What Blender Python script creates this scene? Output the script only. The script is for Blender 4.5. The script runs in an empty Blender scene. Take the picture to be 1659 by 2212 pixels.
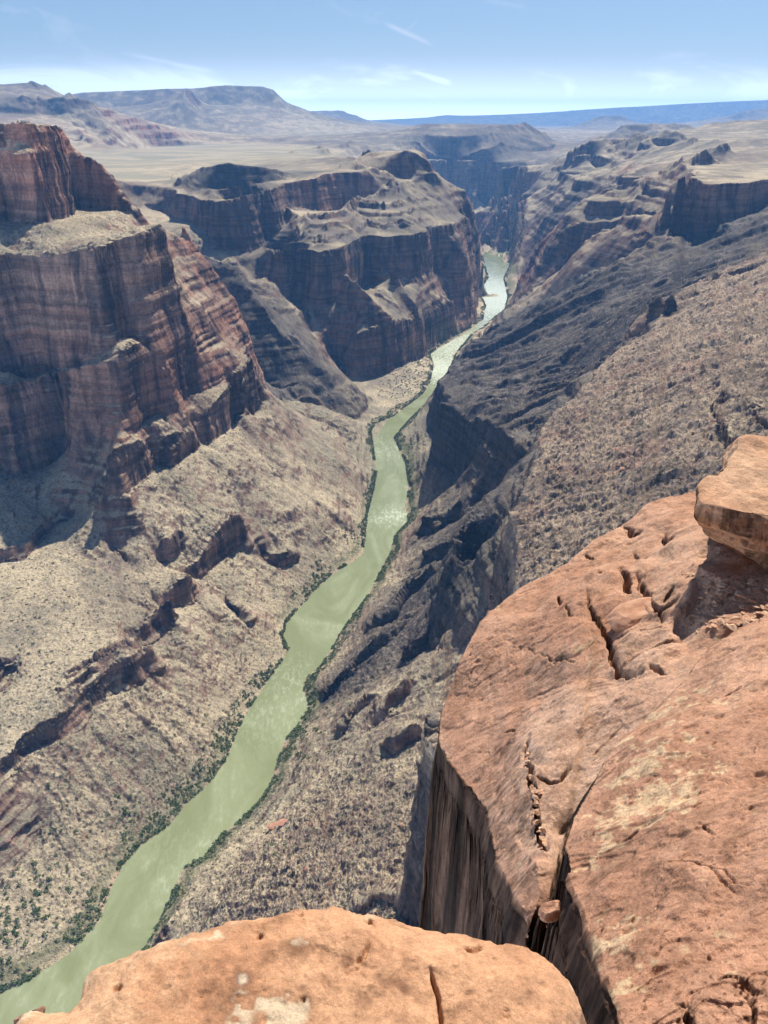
EXPO = 0.64; SKY = 0.05; SUNE = 5.0
SKYTINT = (1.12, 1.12, 1.16, 1); CLOUD = (10.0, 10.9, 12.4, 1)
NA, NR = 1600, 2300
HAZE = 3.5e-5; HGLOW = 2.3; HGLOW2 = 1.8
HAZEC = (.17, .44, .92, 1)
WAT1 = (.185, .203, .095, 1); WAT2 = (.24, .262, .138, 1)
NGA, NGR, NLA, NLR = 1000, 1300, 1100, 520
SAND1 = (.415, .240, .155); SAND2 = (.335, .175, .108); SAND3 = (.475, .31, .21)
import bpy, math, time
import numpy as np
T0 = time.time()
scene = bpy.context.scene

# ------------------------------------------------------------------ camera
PITCH = math.radians(27.1)
FP, W0, H0 = 1662.0, 1659.0, 2212.0          # focal length and size in the units the view was measured in
cam_d = bpy.data.cameras.new("camera"); cam = bpy.data.objects.new("camera", cam_d)
scene.collection.objects.link(cam); scene.camera = cam
cam.location = (0, 0, 0); cam.rotation_euler = (math.pi / 2 - PITCH, 0, 0)
cam_d.sensor_fit = 'VERTICAL'; cam_d.sensor_height = 36.0; cam_d.lens = 36.0 * FP / H0
cam_d.clip_start = 0.05; cam_d.clip_end = 300000

# ------------------------------------------------------------------ light
SUN_EL, SUN_AZ = math.radians(55), math.radians(22)      # azimuth measured to the right of the view
scene.view_settings.view_transform = 'Standard'; scene.view_settings.look = 'None'
scene.view_settings.exposure = EXPO; scene.view_settings.gamma = 1.0
w = bpy.data.worlds.new("World"); scene.world = w; w.use_nodes = True
nt = w.node_tree; nt.nodes.clear()
def nd(nt, typ, **kw):
    n = nt.nodes.new(typ)
    for k, v in kw.items():
        if k in n.inputs.keys(): n.inputs[k].default_value = v
        else: setattr(n, k, v)
    return n
def lk(nt, a, b): nt.links.new(a, b)
sky = nd(nt, 'ShaderNodeTexSky'); sky.sky_type = 'NISHITA'; sky.sun_disc = False
sky.sun_elevation = SUN_EL; sky.sun_rotation = SUN_AZ; sky.altitude = 1300
sky.air_density = 1.0; sky.dust_density = 0.6; sky.ozone_density = 2.0
# thin cirrus and a faint band of high cloud low over the horizon, laid out by direction
tc = nd(nt, 'ShaderNodeTexCoord'); sep = nd(nt, 'ShaderNodeSeparateXYZ'); lk(nt, tc.outputs['Generated'], sep.inputs[0])
def mth(op, a, b=None, c=None, clamp=False, tree=None):
    t = tree or nt
    n = t.nodes.new('ShaderNodeMath'); n.operation = op; n.use_clamp = clamp
    for i, v in enumerate((a, b, c)):
        if v is None: continue
        if isinstance(v, (int, float)): n.inputs[i].default_value = v
        else: t.links.new(v, n.inputs[i])
    return n.outputs[0]
ysafe = mth('MAXIMUM', sep.outputs[1], 0.02)
u = mth('DIVIDE', sep.outputs[0], ysafe); v = mth('DIVIDE', sep.outputs[2], ysafe)   # tangent plane: u right, v up
cb = nd(nt, 'ShaderNodeCombineXYZ'); lk(nt, u, cb.inputs[0]); lk(nt, mth('MULTIPLY', v, 3.2), cb.inputs[1])
n1 = nd(nt, 'ShaderNodeTexNoise', Scale=3.6, Detail=10.0, Roughness=0.66, Distortion=0.9); lk(nt, cb.outputs[0], n1.inputs['Vector'])
def mr(x, a, b, c=0.0, d=1.0, tree=None, smooth=True):
    t = tree or nt
    n = t.nodes.new('ShaderNodeMapRange'); n.interpolation_type = 'SMOOTHSTEP' if smooth else 'LINEAR'
    t.links.new(x, n.inputs[0])
    for i, q in enumerate((a, b, c, d)): n.inputs[i + 1].default_value = q
    return n.outputs[0]
band = mth('MULTIPLY', mr(v, 0.0, 0.092, 1.0, 0.0), 0.85)
edge = mth('SUBTRACT', mr(v, 0.028, 0.085, 1.15, 0.0), mth('MULTIPLY', mth('SUBTRACT', 0.58, n1.outputs[0]), 4.2), clamp=True)
edge = mth('MULTIPLY', edge, 0.85)
cs = mth('MULTIPLY', mth('MULTIPLY', mr(n1.outputs[0], 0.52, 0.75), mr(v, 0.09, 0.16, 0.0, 1.0)), 0.22)
def streak(u0, v0, u1, v1, wid, amp):
    dx, dy = u1 - u0, v1 - v0; Ls = math.hypot(dx, dy)
    a = mth('SUBTRACT', u, u0); b = mth('SUBTRACT', v, v0)
    t = mth('DIVIDE', mth('ADD', mth('MULTIPLY', a, dx / Ls), mth('MULTIPLY', b, dy / Ls)), Ls)
    d = mth('ABSOLUTE', mth('SUBTRACT', mth('MULTIPLY', a, dy / Ls), mth('MULTIPLY', b, dx / Ls)))
    d = mth('ADD', d, mth('MULTIPLY', mth('SUBTRACT', n1.outputs[0], 0.5), wid * 3))
    m = mth('SUBTRACT', 1.0, mth('DIVIDE', mth('ABSOLUTE', d), wid), clamp=True)
    return mth('MULTIPLY', mth('MULTIPLY', m, mth('MULTIPLY', mr(t, 0, .25), mr(t, .8, 1.0, 1.0, 0.0))), amp)
def dv(px, py):
    xc, yc = (px - 829.5) / FP, (1106 - py) / FP
    f, g = math.cos(PITCH) + yc * math.sin(PITCH), -math.sin(PITCH) + yc * math.cos(PITCH)
    return xc / f, g / f
st = [streak(*dv(822, 46), *dv(940, 100), .0035, .75), streak(*dv(240, 108), *dv(480, 160), .0035, .35),
      streak(*dv(700, 0), *dv(770, 40), .004, .12), streak(*dv(880, 150), *dv(980, 182), .003, .45),
      streak(*dv(870, 76), *dv(905, 40), .002, .2), streak(*dv(1040, 0), *dv(1140, 16), .003, .2)]
tot = mth('MAXIMUM', edge, band)
tot = mth('MAXIMUM', tot, cs)
for s_ in st: tot = mth('ADD', tot, s_, clamp=True)
mixc = nd(nt, 'ShaderNodeMix', data_type='RGBA'); lk(nt, tot, mixc.inputs[0])
tint = nd(nt, 'ShaderNodeMix', data_type='RGBA', blend_type='MULTIPLY'); tint.inputs[0].default_value = 1.0
lk(nt, sky.outputs[0], tint.inputs[6]); tint.inputs[7].default_value = SKYTINT
lk(nt, tint.outputs[2], mixc.inputs[6]); mixc.inputs[7].default_value = CLOUD
cv = nd(nt, 'ShaderNodeCombineColor')
for k_ in range(3): cv.inputs[k_].default_value = CLOUD[k_] / 20
cs_ = nd(nt, 'ShaderNodeVectorMath', operation='SCALE'); lk(nt, cv.outputs[0], cs_.inputs[0])
lk(nt, mth('MULTIPLY', 20.0, mth('ADD', mth('ADD', 1.0, mr(v, .0, .075, HGLOW, 0.0)), mr(v, -.002, .04, HGLOW2, 0.0))), cs_.inputs['Scale'])
lk(nt, cs_.outputs[0], mixc.inputs[7])
bg = nd(nt, 'ShaderNodeBackground', Strength=SKY); lk(nt, mixc.outputs[2], bg.inputs[0])
wo = nd(nt, 'ShaderNodeOutputWorld'); lk(nt, bg.outputs[0], wo.inputs[0])
sd = bpy.data.lights.new("sun", 'SUN'); sd.energy = SUNE; sd.angle = math.radians(0.53); sd.color = (1.0, 0.95, 0.87)
so = bpy.data.objects.new("sun", sd); scene.collection.objects.link(so)
so.rotation_euler = (math.pi / 2 - SUN_EL, 0, -SUN_AZ + math.pi)      # lamp shines from azimuth SUN_AZ
so.location = (0, 0, 50)
cy = scene.cycles
try:
    cy.use_denoising = True; cy.max_bounces = 5; cy.diffuse_bounces = 3; cy.glossy_bounces = 2; cy.transmission_bounces = 2
    cy.volume_bounces = 1; cy.sample_clamp_indirect = 6
except Exception: pass
# ------------------------------------------------------------------ numpy noise
rng0 = np.random.default_rng(7)
TAB2 = rng0.random((512, 512), dtype=np.float32) * 2 - 1
TAB3 = rng0.random((64, 64, 64), dtype=np.float32) * 2 - 1
f32 = np.float32
def vn2(x, y):
    xi = np.floor(x); yi = np.floor(y); fx = (x - xi).astype(f32); fy = (y - yi).astype(f32)
    xi = xi.astype(np.int32); yi = yi.astype(np.int32)
    fx = fx * fx * fx * (fx * (fx * 6 - 15) + 10); fy = fy * fy * fy * (fy * (fy * 6 - 15) + 10)
    x0 = xi & 511; x1 = (xi + 1) & 511; y0 = yi & 511; y1 = (yi + 1) & 511
    a = TAB2[x0, y0]; b = TAB2[x1, y0]; c = TAB2[x0, y1]; d = TAB2[x1, y1]
    a = a + (b - a) * fx; c = c + (d - c) * fx
    return a + (c - a) * fy
def vn3(x, y, z):
    xi = np.floor(x); yi = np.floor(y); zi = np.floor(z)
    fx = (x - xi).astype(f32); fy = (y - yi).astype(f32); fz = (z - zi).astype(f32)
    xi = xi.astype(np.int32); yi = yi.astype(np.int32); zi = zi.astype(np.int32)
    fx = fx * fx * (3 - 2 * fx); fy = fy * fy * (3 - 2 * fy); fz = fz * fz * (3 - 2 * fz)
    x0 = xi & 63; x1 = (xi + 1) & 63; y0 = yi & 63; y1 = (yi + 1) & 63; z0 = zi & 63; z1 = (zi + 1) & 63
    def pl(zz):
        a = TAB3[x0, y0, zz]; b = TAB3[x1, y0, zz]; c = TAB3[x0, y1, zz]; d = TAB3[x1, y1, zz]
        a = a + (b - a) * fx; c = c + (d - c) * fx
        return a + (c - a) * fy
    p = pl(z0); q = pl(z1)
    return p + (q - p) * fz
def sst(x, a, b):
    t = np.clip((x - a) / (b - a), 0, 1); return t * t * (3 - 2 * t)
def rot(x, y, k):
    a = 0.7 * k + 0.35; c, s = math.cos(a), math.sin(a); return x * c - y * s + 13.7 * k, x * s + y * c + 71.3 * k
def octs(x, y, lams, px=None, ridged=False, k0=0, ampf=None):
    """sum of value-noise octaves; amplitude = wavelength * ampf; fades where smaller than a few pixels"""
    out = np.zeros(x.shape, f32)
    for i, lam in enumerate(lams):
        xr, yr = rot(x / lam, y / lam, i + k0)
        n = vn2(xr, yr)
        if ridged: n = 1 - 2 * np.abs(n)
        wgt = lam * (ampf if ampf else 1)
        if px is not None: n = n * sst(lam / px, 1.5, 4.0)
        out += (n * wgt).astype(f32)
    return out

# ------------------------------------------------------------------ measured rays -> points
CT, ST = math.cos(PITCH), math.sin(PITCH)
def ray(px, py):
    xc, yc = (px - 829.5) / FP, (1106 - py) / FP
    return xc, CT + yc * ST, -ST + yc * CT
def U(px, py, z):
    x, y, d = ray(px, py); t = z / d; return (x * t, y * t, z)
def UR(px, py, r):
    x, y, d = ray(px, py); t = r / math.hypot(x, y); return (x * t, y * t, d * t)
def az_of(px, py):
    x, y, d = ray(px, py); return math.atan2(x, y)
def Us(pts):                                   # list of (px,py,z)
    return [U(*p) for p in pts]
def rng_at(line, az):
    a = np.array([math.atan2(p[0], p[1]) for p in line]); r = np.array([math.hypot(p[0], p[1]) for p in line])
    o = np.argsort(a); return float(np.interp(az, a[o], r[o]))
def wall(line, pix, sb):                       # a cliff's other edge: same plan line shifted by sb metres away from the viewer
    out = []
    for p in pix:
        s = p[2] if len(p) > 2 else sb
        out.append(UR(p[0], p[1], rng_at(line, az_of(p[0], p[1])) + s))
    return out

class Field:
    """height (and look) field in polar plan coordinates, relaxed between surveyed lines"""
    def __init__(s, a0, a1, r0, r1, step, nattr):
        s.a0, s.r0, s.st = a0, math.log(r0), step
        s.na = int(round((a1 - a0) / step)) + 1; s.nr = int(round((math.log(r1) - s.r0) / step)) + 1
        s.m = 1 + nattr
        s.acc = np.zeros((s.m, s.nr, s.na)); s.cnt = np.zeros((s.nr, s.na))
    def line(s, pts, attrs, close=False):
        P = np.array(pts, float)
        if close: P = np.vstack([P, P[:1]])
        for i in range(max(1, len(P) - 1)):
            a = P[i]; b = P[min(i + 1, len(P) - 1)]
            ra = math.hypot(a[0], a[1]); rb = math.hypot(b[0], b[1])
            L = math.dist(a[:2], b[:2]); n = int(L / (min(ra, rb) * s.st) * 1.6) + 2
            t = np.linspace(0, 1, n)[:, None]; Q = a + (b - a) * t
            az = np.arctan2(Q[:, 0], Q[:, 1]); lr = np.log(np.hypot(Q[:, 0], Q[:, 1]))
            ia = np.rint((az - s.a0) / s.st).astype(int); ir = np.rint((lr - s.r0) / s.st).astype(int)
            ok = (ia >= 0) & (ia < s.na) & (ir >= 0) & (ir < s.nr)
            ia, ir, z = ia[ok], ir[ok], Q[ok, 2]
            np.add.at(s.cnt, (ir, ia), 1); np.add.at(s.acc[0], (ir, ia), z)
            for k, v in enumerate(attrs): np.add.at(s.acc[k + 1], (ir, ia), v)
    def solve(s, iters=60):
        levels = []
        acc, cnt = s.acc, s.cnt
        val = np.where(cnt > 0, acc / np.maximum(cnt, 1), 0); m = cnt > 0
        levels.append((val.astype(f32), m))
        while min(m.shape) > 6:
            R, A = m.shape; R2, A2 = (R + 1) // 2, (A + 1) // 2
            vp = np.zeros((s.m, R2 * 2, A2 * 2), f32); mp = np.zeros((R2 * 2, A2 * 2))
            vp[:, :R, :A] = val * m; mp[:R, :A] = m
            vs = vp.reshape(s.m, R2, 2, A2, 2).sum((2, 4)); ms = mp.reshape(R2, 2, A2, 2).sum((1, 3))
            m = ms > 0; val = (vs / np.maximum(ms, 1)).astype(f32); levels.append((val, m))
        cur = None
        for val, m in levels[::-1]:
            if cur is None:
                mean = val[:, m].mean(1) if m.any() else np.zeros(s.m)
                cur = np.where(m, val, mean[:, None, None])
            else:
                up = cur.repeat(2, 1).repeat(2, 2)[:, :m.shape[0], :m.shape[1]]
                cur = np.where(m, val, up).astype(f32)
            for it in range(iters if m.size > 3e5 else 150):
                p = np.pad(cur, ((0, 0), (1, 1), (1, 1)), mode='edge')
                av = (p[:, 2:, 1:-1] + p[:, :-2, 1:-1] + p[:, 1:-1, 2:] + p[:, 1:-1, :-2]) * f32(.25)
                cur = np.where(m, val, av)
        s.v = cur.astype(f32)
    def at(s, x, y, ks=None):
        az = np.arctan2(x, y); lr = np.log(np.maximum(np.hypot(x, y), 1e-3))
        fa = np.clip((az - s.a0) / s.st, 0, s.na - 1.001); fr = np.clip((lr - s.r0) / s.st, 0, s.nr - 1.001)
        ia = fa.astype(np.int32); ir = fr.astype(np.int32); fa = (fa - ia).astype(f32); fr = (fr - ir).astype(f32)
        out = []
        for k in (range(s.m) if ks is None else ks):
            v = s.v[k]
            out.append((v[ir, ia] * (1 - fa) + v[ir, ia + 1] * fa) * (1 - fr) + (v[ir + 1, ia] * (1 - fa) + v[ir + 1, ia + 1] * fa) * fr)
        return out

def adaptive(Hf, a0, a1, r0, r1, na, nd_, nrow, sub=2, hid=.18, flat=.05, blur=9):
    """sample points along each bearing, dense where the ground turns steep towards the viewer"""
    azc = np.linspace(a0, a1, (na - 1) // sub + 1); lr = np.linspace(math.log(r0), math.log(r1), nd_)
    A, L = np.meshgrid(azc, lr, indexing='ij'); R = np.exp(L)
    Z = Hf(R * np.sin(A), R * np.cos(A), R)
    al = np.arctan2(Z, R); da = np.abs(np.diff(al, axis=1))
    mx = np.maximum.accumulate(al, axis=1); vis = (al[:, 1:] >= mx[:, 1:] - 0.004)
    wgt = da * np.where(vis, 1, hid) + flat * np.diff(lr)[0] * .25
    k = np.hanning(blur + 2)[1:-1]; k /= k.sum()
    pad = np.pad(wgt, ((blur // 2, blur // 2), (0, 0)), mode='edge')
    wgt = sum(k[i] * pad[i:i + wgt.shape[0]] for i in range(blur))
    p2 = np.pad(wgt, ((0, 0), (3, 3)), mode='edge'); wgt = sum(p2[:, i:i + wgt.shape[1]] for i in range(7)) / 7
    cum = np.concatenate([np.zeros((len(azc), 1)), np.cumsum(wgt, 1)], 1); cum /= cum[:, -1:]
    t = np.linspace(0, 1, nrow)
    LR = np.stack([np.interp(t, cum[i], lr) for i in range(len(azc))])
    az = np.linspace(a0, a1, na); fi = np.linspace(0, len(azc) - 1, na); i0 = np.minimum(fi.astype(int), len(azc) - 2); f = (fi - i0)[:, None]
    LRf = LR[i0] * (1 - f) + LR[i0 + 1] * f
    return np.repeat(az[:, None], nrow, 1), np.exp(LRf)

def grid_mesh(name, X, Y, Z, mat, cols=None, keep=None, smooth=True, extra=None):
    na, nr = X.shape
    co = np.stack([X, Y, Z], -1).reshape(-1, 3).astype(f32)
    idx = np.arange(na * nr).reshape(na, nr)
    q = np.stack([idx[:-1, :-1], idx[:-1, 1:], idx[1:, 1:], idx[1:, :-1]], -1)   # flipped below if needed
    q = q[..., ::-1]
    q = q[keep] if keep is not None else q.reshape(-1, 4)
    if keep is not None:
        used = np.zeros(len(co), bool); used[q.ravel()] = True; mp = np.cumsum(used) - 1
        co = co[used]; q = mp[q]
        if cols is not None: cols = cols.reshape(-1, cols.shape[-1])[used]
        if extra is not None: extra = {k: v.reshape(-1)[used] for k, v in extra.items()}
    me = bpy.data.meshes.new(name); nf = len(q)
    me.vertices.add(len(co)); me.vertices.foreach_set('co', co.ravel())
    me.loops.add(nf * 4); me.loops.foreach_set('vertex_index', q.ravel().astype(np.int32))
    me.polygons.add(nf); me.polygons.foreach_set('loop_start', np.arange(0, nf * 4, 4, dtype=np.int32))
    me.polygons.foreach_set('loop_total', np.full(nf, 4, np.int32))
    me.polygons.foreach_set('use_smooth', np.full(nf, smooth))
    me.update(calc_edges=True)
    if cols is not None:
        c = np.ones((len(co), 4), f32); c[:, :3] = cols.reshape(-1, cols.shape[-1])[:, :3]
        at = me.color_attributes.new('albedo', 'FLOAT_COLOR', 'POINT'); at.data.foreach_set('color', c.ravel())
    for k, v in (extra or {}).items():
        at = me.attributes.new(k, 'FLOAT', 'POINT'); at.data.foreach_set('value', v.reshape(-1).astype(f32))
    me.materials.append(mat)
    o = bpy.data.objects.new(name, me); scene.collection.objects.link(o)
    return o

# ------------------------------------------------------------------ materials
def new_mat(name):
    m = bpy.data.materials.new(name); m.use_nodes = True; t = m.node_tree
    b = t.nodes['Principled BSDF']; return m, t, b
def rock_mat(name, scales, bump, rough=.92, vary=.35, beds=None, grain=None):
    """colour from the rock's own albedo attribute, broken by procedural grain; relief by bump"""
    m, t, b = new_mat(name)
    at = t.nodes.new('ShaderNodeAttribute'); at.attribute_name = 'albedo'
    g = t.nodes.new('ShaderNodeNewGeometry')
    prev = None; colr = at.outputs['Color']
    for i, (sc, dist, am) in enumerate(scales):
        n = t.nodes.new('ShaderNodeTexNoise'); n.inputs['Scale'].default_value = sc; n.inputs['Detail'].default_value = 5
        n.inputs['Roughness'].default_value = .65
        t.links.new(g.outputs['Position'], n.inputs['Vector'])
        if i == 0:
            f = mr(n.outputs[0], .3, .72, 1 - vary, 1 + vary, tree=t, smooth=False)
            mx = t.nodes.new('ShaderNodeMix'); mx.data_type = 'RGBA'; mx.blend_type = 'MULTIPLY'; mx.inputs[0].default_value = 1
            cc = t.nodes.new('ShaderNodeCombineColor')
            for k in range(3): t.links.new(f, cc.inputs[k])
            t.links.new(colr, mx.inputs[6]); t.links.new(cc.outputs[0], mx.inputs[7]); colr = mx.outputs[2]
        bp = t.nodes.new('ShaderNodeBump'); bp.inputs['Strength'].default_value = am * bump; bp.inputs['Distance'].default_value = dist
        t.links.new(n.outputs[0], bp.inputs['Height'])
        if prev is not None: t.links.new(prev.outputs[0], bp.inputs['Normal'])
        prev = bp
    for sc, lo, hi in (grain or []):
        n = t.nodes.new('ShaderNodeTexNoise'); n.inputs['Scale'].default_value = sc; n.inputs['Detail'].default_value = 3; n.inputs['Roughness'].default_value = .7; t.links.new(g.outputs['Position'], n.inputs['Vector'])
        f = mr(n.outputs[0], .34, .66, lo, hi, tree=t, smooth=False); cc = t.nodes.new('ShaderNodeCombineColor')
        for k in range(3): t.links.new(f, cc.inputs[k])
        mx = t.nodes.new('ShaderNodeMix'); mx.data_type = 'RGBA'; mx.blend_type = 'MULTIPLY'; mx.inputs[0].default_value = 1
        t.links.new(colr, mx.inputs[6]); t.links.new(cc.outputs[0], mx.inputs[7]); colr = mx.outputs[2]
    if beds:                                            # bedding and joints on steep faces
        sn = t.nodes.new('ShaderNodeSeparateXYZ'); t.links.new(g.outputs['Normal'], sn.inputs[0])
        steep = mr(mth('ABSOLUTE', sn.outputs[2], tree=t), .40, .78, 1.0, 0.0, tree=t)
        for (hs, vs, det, lo, hi, dist, am) in beds:
            mp = t.nodes.new('ShaderNodeMapping'); mp.inputs['Scale'].default_value = (hs, hs, vs); t.links.new(g.outputs['Position'], mp.inputs['Vector'])
            n = t.nodes.new('ShaderNodeTexNoise'); n.inputs['Scale'].default_value = 1; n.inputs['Detail'].default_value = det; n.inputs['Roughness'].default_value = .6; t.links.new(mp.outputs[0], n.inputs['Vector'])
            f = mr(n.outputs[0], .36, .62, lo, hi, tree=t); f = mth('ADD', 1.0, mth('MULTIPLY', mth('SUBTRACT', f, 1.0, tree=t), steep, tree=t), tree=t)
            cc = t.nodes.new('ShaderNodeCombineColor')
            for k in range(3): t.links.new(f, cc.inputs[k])
            mx = t.nodes.new('ShaderNodeMix'); mx.data_type = 'RGBA'; mx.blend_type = 'MULTIPLY'; mx.inputs[0].default_value = 1
            t.links.new(colr, mx.inputs[6]); t.links.new(cc.outputs[0], mx.inputs[7]); colr = mx.outputs[2]
            bp = t.nodes.new('ShaderNodeBump'); bp.inputs['Distance'].default_value = dist; t.links.new(mth('MULTIPLY', steep, am, tree=t), bp.inputs['Strength'])
            t.links.new(n.outputs[0], bp.inputs['Height']); t.links.new(prev.outputs[0], bp.inputs['Normal']); prev = bp
    t.links.new(colr, b.inputs['Base Color']); b.inputs['Roughness'].default_value = rough
    b.inputs['Specular IOR Level'].default_value = .05
    t.links.new(prev.outputs[0], b.inputs['Normal'])
    return m
def tag(o, label=None, cat=None, group=None, kind=None):
    if label: o['label'] = label
    if cat: o['category'] = cat
    if group: o['group'] = group
    if kind: o['kind'] = kind
    return o
# ------------------------------------------------------------------ canyon survey: lines of known height (metres from the viewer's eye)
#            dark  red  terr rubble
TAL = (.06, .10, .0, .24);  LEDG = (.10, .05, .12, .25);  REDC = (.15, .85, .0, .20); BNK = (.15, .10, .0, .30)
BAS = (.96, .08, .08, .50);  BASM = (.80, .10, .25, .40);  MID = (.45, .35, .34, .15);  PLT = (.02, .12, .0, .05)
RUBB = (.42, .30, .10, 1.0); FARR = (.58, .35, .14, .05); ESP = (.10, .95, .0, .15); GRY = (.42, .12, .30, .15); CONE = (.72, .02, .0, .0); RIM = (.58, .30, .0, .12)
RIV_Z = -880.0
LBp = [(0,2145),(60,2120),(150,2060),(215,1990),(240,1920),(265,1870),(300,1830),(370,1780),(400,1740),(455,1690),(490,1640),(510,1590),
       (530,1545),(560,1500),(580,1470),(615,1420),(625,1400),(612,1375),(620,1345),(650,1310),(680,1275),(720,1240),(760,1215),(785,1195),
       (790,1160),(795,1110),(808,1060),(815,1020),(808,970),(803,930),(812,915),(850,900),(890,870),(915,850),(930,825),(937,790),(930,765),
       (960,742),(1000,720),(1020,708)]
RBp = [(320,2035),(345,1985),(365,1940),(385,1900),(400,1870),(440,1850),(480,1800),(520,1770),(560,1730),(585,1690),(600,1640),(620,1590),
       (650,1560),(668,1525),(655,1490),(660,1465),(690,1440),(715,1400),(745,1350),(790,1290),(810,1255),(845,1190),(850,1160),(880,1125),
       (875,1090),(882,1050),(875,1000),(850,945),(880,910),(930,860),(960,820),(985,762),(1018,722),(1035,712)]
LB = [(-560., 330., RIV_Z), (-500., 420., RIV_Z)] + [U(x, y, RIV_Z) for x, y in LBp]
RB = [(-470., 260., RIV_Z), (-380., 400., RIV_Z), (-315., 500., RIV_Z)] + [U(x, y, RIV_Z) for x, y in RBp]
LB += [U(x, y, RIV_Z) for x, y in [(1044,690),(1050,660),(1036,630),(1056,600),(1045,560),(1050,548)]]
RB += [U(x, y, RIV_Z) for x, y in [(1090,668),(1096,640),(1087,600),(1100,575),(1092,550)]]
LB += [(870., 6300., RIV_Z), (1010., 7200., RIV_Z), (850., 8300., RIV_Z), (500., 9000., RIV_Z)]
RB += [(960., 6100., RIV_Z), (1130., 7200., RIV_Z), (1000., 8600., RIV_Z), (600., 9400., RIV_Z)]
F = Field(math.radians(-56), math.radians(56), 22, 46000, math.radians(.16), 4)
def shift(line, d, z):                           # parallel line, d metres to the right of travel
    out = []
    for i, p in enumerate(line):
        a = line[max(i - 1, 0)]; b = line[min(i + 1, len(line) - 1)]
        dx, dy = b[0] - a[0], b[1] - a[1]; l = math.hypot(dx, dy)
        out.append((p[0] + d * dy / l, p[1] - d * dx / l, z))
    return out
F.line(LB, BNK); F.line(RB, BNK)
F.line(shift(LB, 12, -885), BNK); F.line(shift(RB, -12, -885), BNK)
F.line(shift(LB, -14, -875), BNK); F.line(shift(RB, 10, -875), BNK)
MIDR = [((a[0] + b[0]) / 2, (a[1] + b[1]) / 2, -889) for a, b in zip(LB[2:42], RB[3:43])]
# ---- left bank: lower ledges of the bench
lb1 = [(-120,1790,-770),(20,1702,-775),(55,1645,-775),(140,1590,-778),(175,1572,-778),(230,1515,-780),(280,1496,-780),(312,1470,-780),(332,1444,-780)]
B1 = Us(lb1); F.line(B1, TAL)
F.line(wall(B1, [(-120,1740),(20,1655),(60,1592),(130,1542),(190,1496),(235,1462),(290,1432),(325,1395),(333,1380)], 9), LEDG)
lb2 = [(333,1444,-780),(326,1398,-778),(367,1368,-782)]
F.line(Us([(332,1444,-780),(334,1420,-779),(328,1392,-778)]), TAL)
B2 = Us([(300,1402,-775),(328,1392,-778),(352,1380,-780),(367,1369,-782)]); F.line(B2, TAL)
F.line(wall(B2, [(300,1372),(328,1345),(352,1322),(367,1308)], 9), LEDG)
F.line(wall(B2, [(352,1322),(367,1308),(374,1300)], 9), LEDG)
B3 = Us([(368,1330,-778),(395,1318,-780),(410,1308,-781),(426,1303,-784)]); F.line(B3, TAL)
F.line(wall(B3, [(366,1292),(380,1270),(402,1243),(426,1266)], 9), LEDG)
B4 = Us([(418,1264,-782),(450,1244,-785),(475,1219,-787),(500,1206,-788),(532,1188,-790)]); F.line(B4, TAL)
F.line(wall(B4, [(400,1235),(430,1213),(465,1158),(505,1119),(527,1113),(533,1160)], 9), LEDG)
# side drainage behind the ledges and the small upper outcrops
F.line(Us([(345,1225,-742),(375,1205,-738),(390,1180,-735)]), LEDG); F.line(wall(Us([(345,1225,-742),(375,1205,-738),(390,1180,-735)]), [(350,1165),(372,1150),(392,1140)], 8), LEDG)
B5 = Us([(-110,1228,-700),(0,1209,-692),(45,1204,-692),(100,1164,-690),(156,1129,-690)]); F.line(B5, TAL)
F.line(wall(B5, [(-110,1206),(0,1188),(45,1174),(100,1143),(158,1112)], 6), LEDG)
B6 = Us([(570,1215,-835),(612,1218,-838),(650,1205,-842)]); F.line(B6, TAL); F.line(wall(B6, [(575,1196),(612,1190),(648,1180)], 8), LEDG)
B7 = Us([(490,1300,-815),(530,1345,-832)]); F.line(B7, TAL); F.line(wall(B7, [(500,1285),(533,1322)], 6), LEDG)
B8 = Us([(-30,1790,-800),(0,1770,-800),(30,1740,-800)]); 
# bottom left talus ridge and wash
F.line(Us([(-60,1960,-862),(20,1900,-850),(60,1850,-845),(90,1800,-838)]), TAL)
# ---- talus top / foot of the first wall
C1 = Us([(222,1068,-622),(265,1072,-624),(282,1056,-625),(320,1036,-627),(332,1012,-628),(370,1021,-632),(400,1006,-632),(421,976,-632),
         (426,963,-632),(456,957,-634),(500,935,-636),(526,905,-637),(556,896,-640),(568,850,-640)])
F.line(C1, TAL)
C1t = wall(C1, [(224,985),(262,966),(300,960),(330,955),(352,948),(372,942),(402,938),(426,926),(450,900),(474,868),(500,836),(530,800),(548,768),(563,800)], 12)
F.line(C1t, LEDG)
# ---- the great left wall
M0 = Us([(-130,1008,-612),(0,1020,-612),(30,1052,-618),(100,1018,-618),(165,996,-618),(215,985,-618)]); F.line(M0, TAL)
M0b = wall(C1t, [(232,974,25),(258,958,30),(300,930,45),(330,902,60),(372,872,70),(400,858,70),(440,846,60),(500,816,45),(542,760,22)], 0)
F.line(M0b, (.2,.6,.0,.2))
base = M0 + M0b
M1 = wall(base, [(-130,850),(0,839),(62,826),(92,828),(122,806),(190,786),(255,764),(288,740),(306,762)], 26); F.line(M1, (.15,.3,.0,.2))
M1s = wall(base, [(300,828),(320,796),(358,797),(372,842)], 14); F.line(M1s, (.15,.6,.0,.2))
M2 = wall(M1, [(-130,800),(0,794),(30,811),(85,824),(116,803),(185,777),(242,738),(284,734)], 62); F.line(M2, (.15,.5,.0,.2))
M3a = wall(M2, [(-130,548),(0,547),(60,553),(120,551),(180,541)], 20)
M3b = wall(base, [(200,538,108),(238,522,102),(262,512,78),(300,503,56),(335,497,52),(372,488,52)], 0)
F.line(M3a + M3b, LEDG)
behind0 = [(x * 1.012, y * 1.012, z + 6) for x, y, z in M3a + M3b]; F.line(behind0, TAL)
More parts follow.
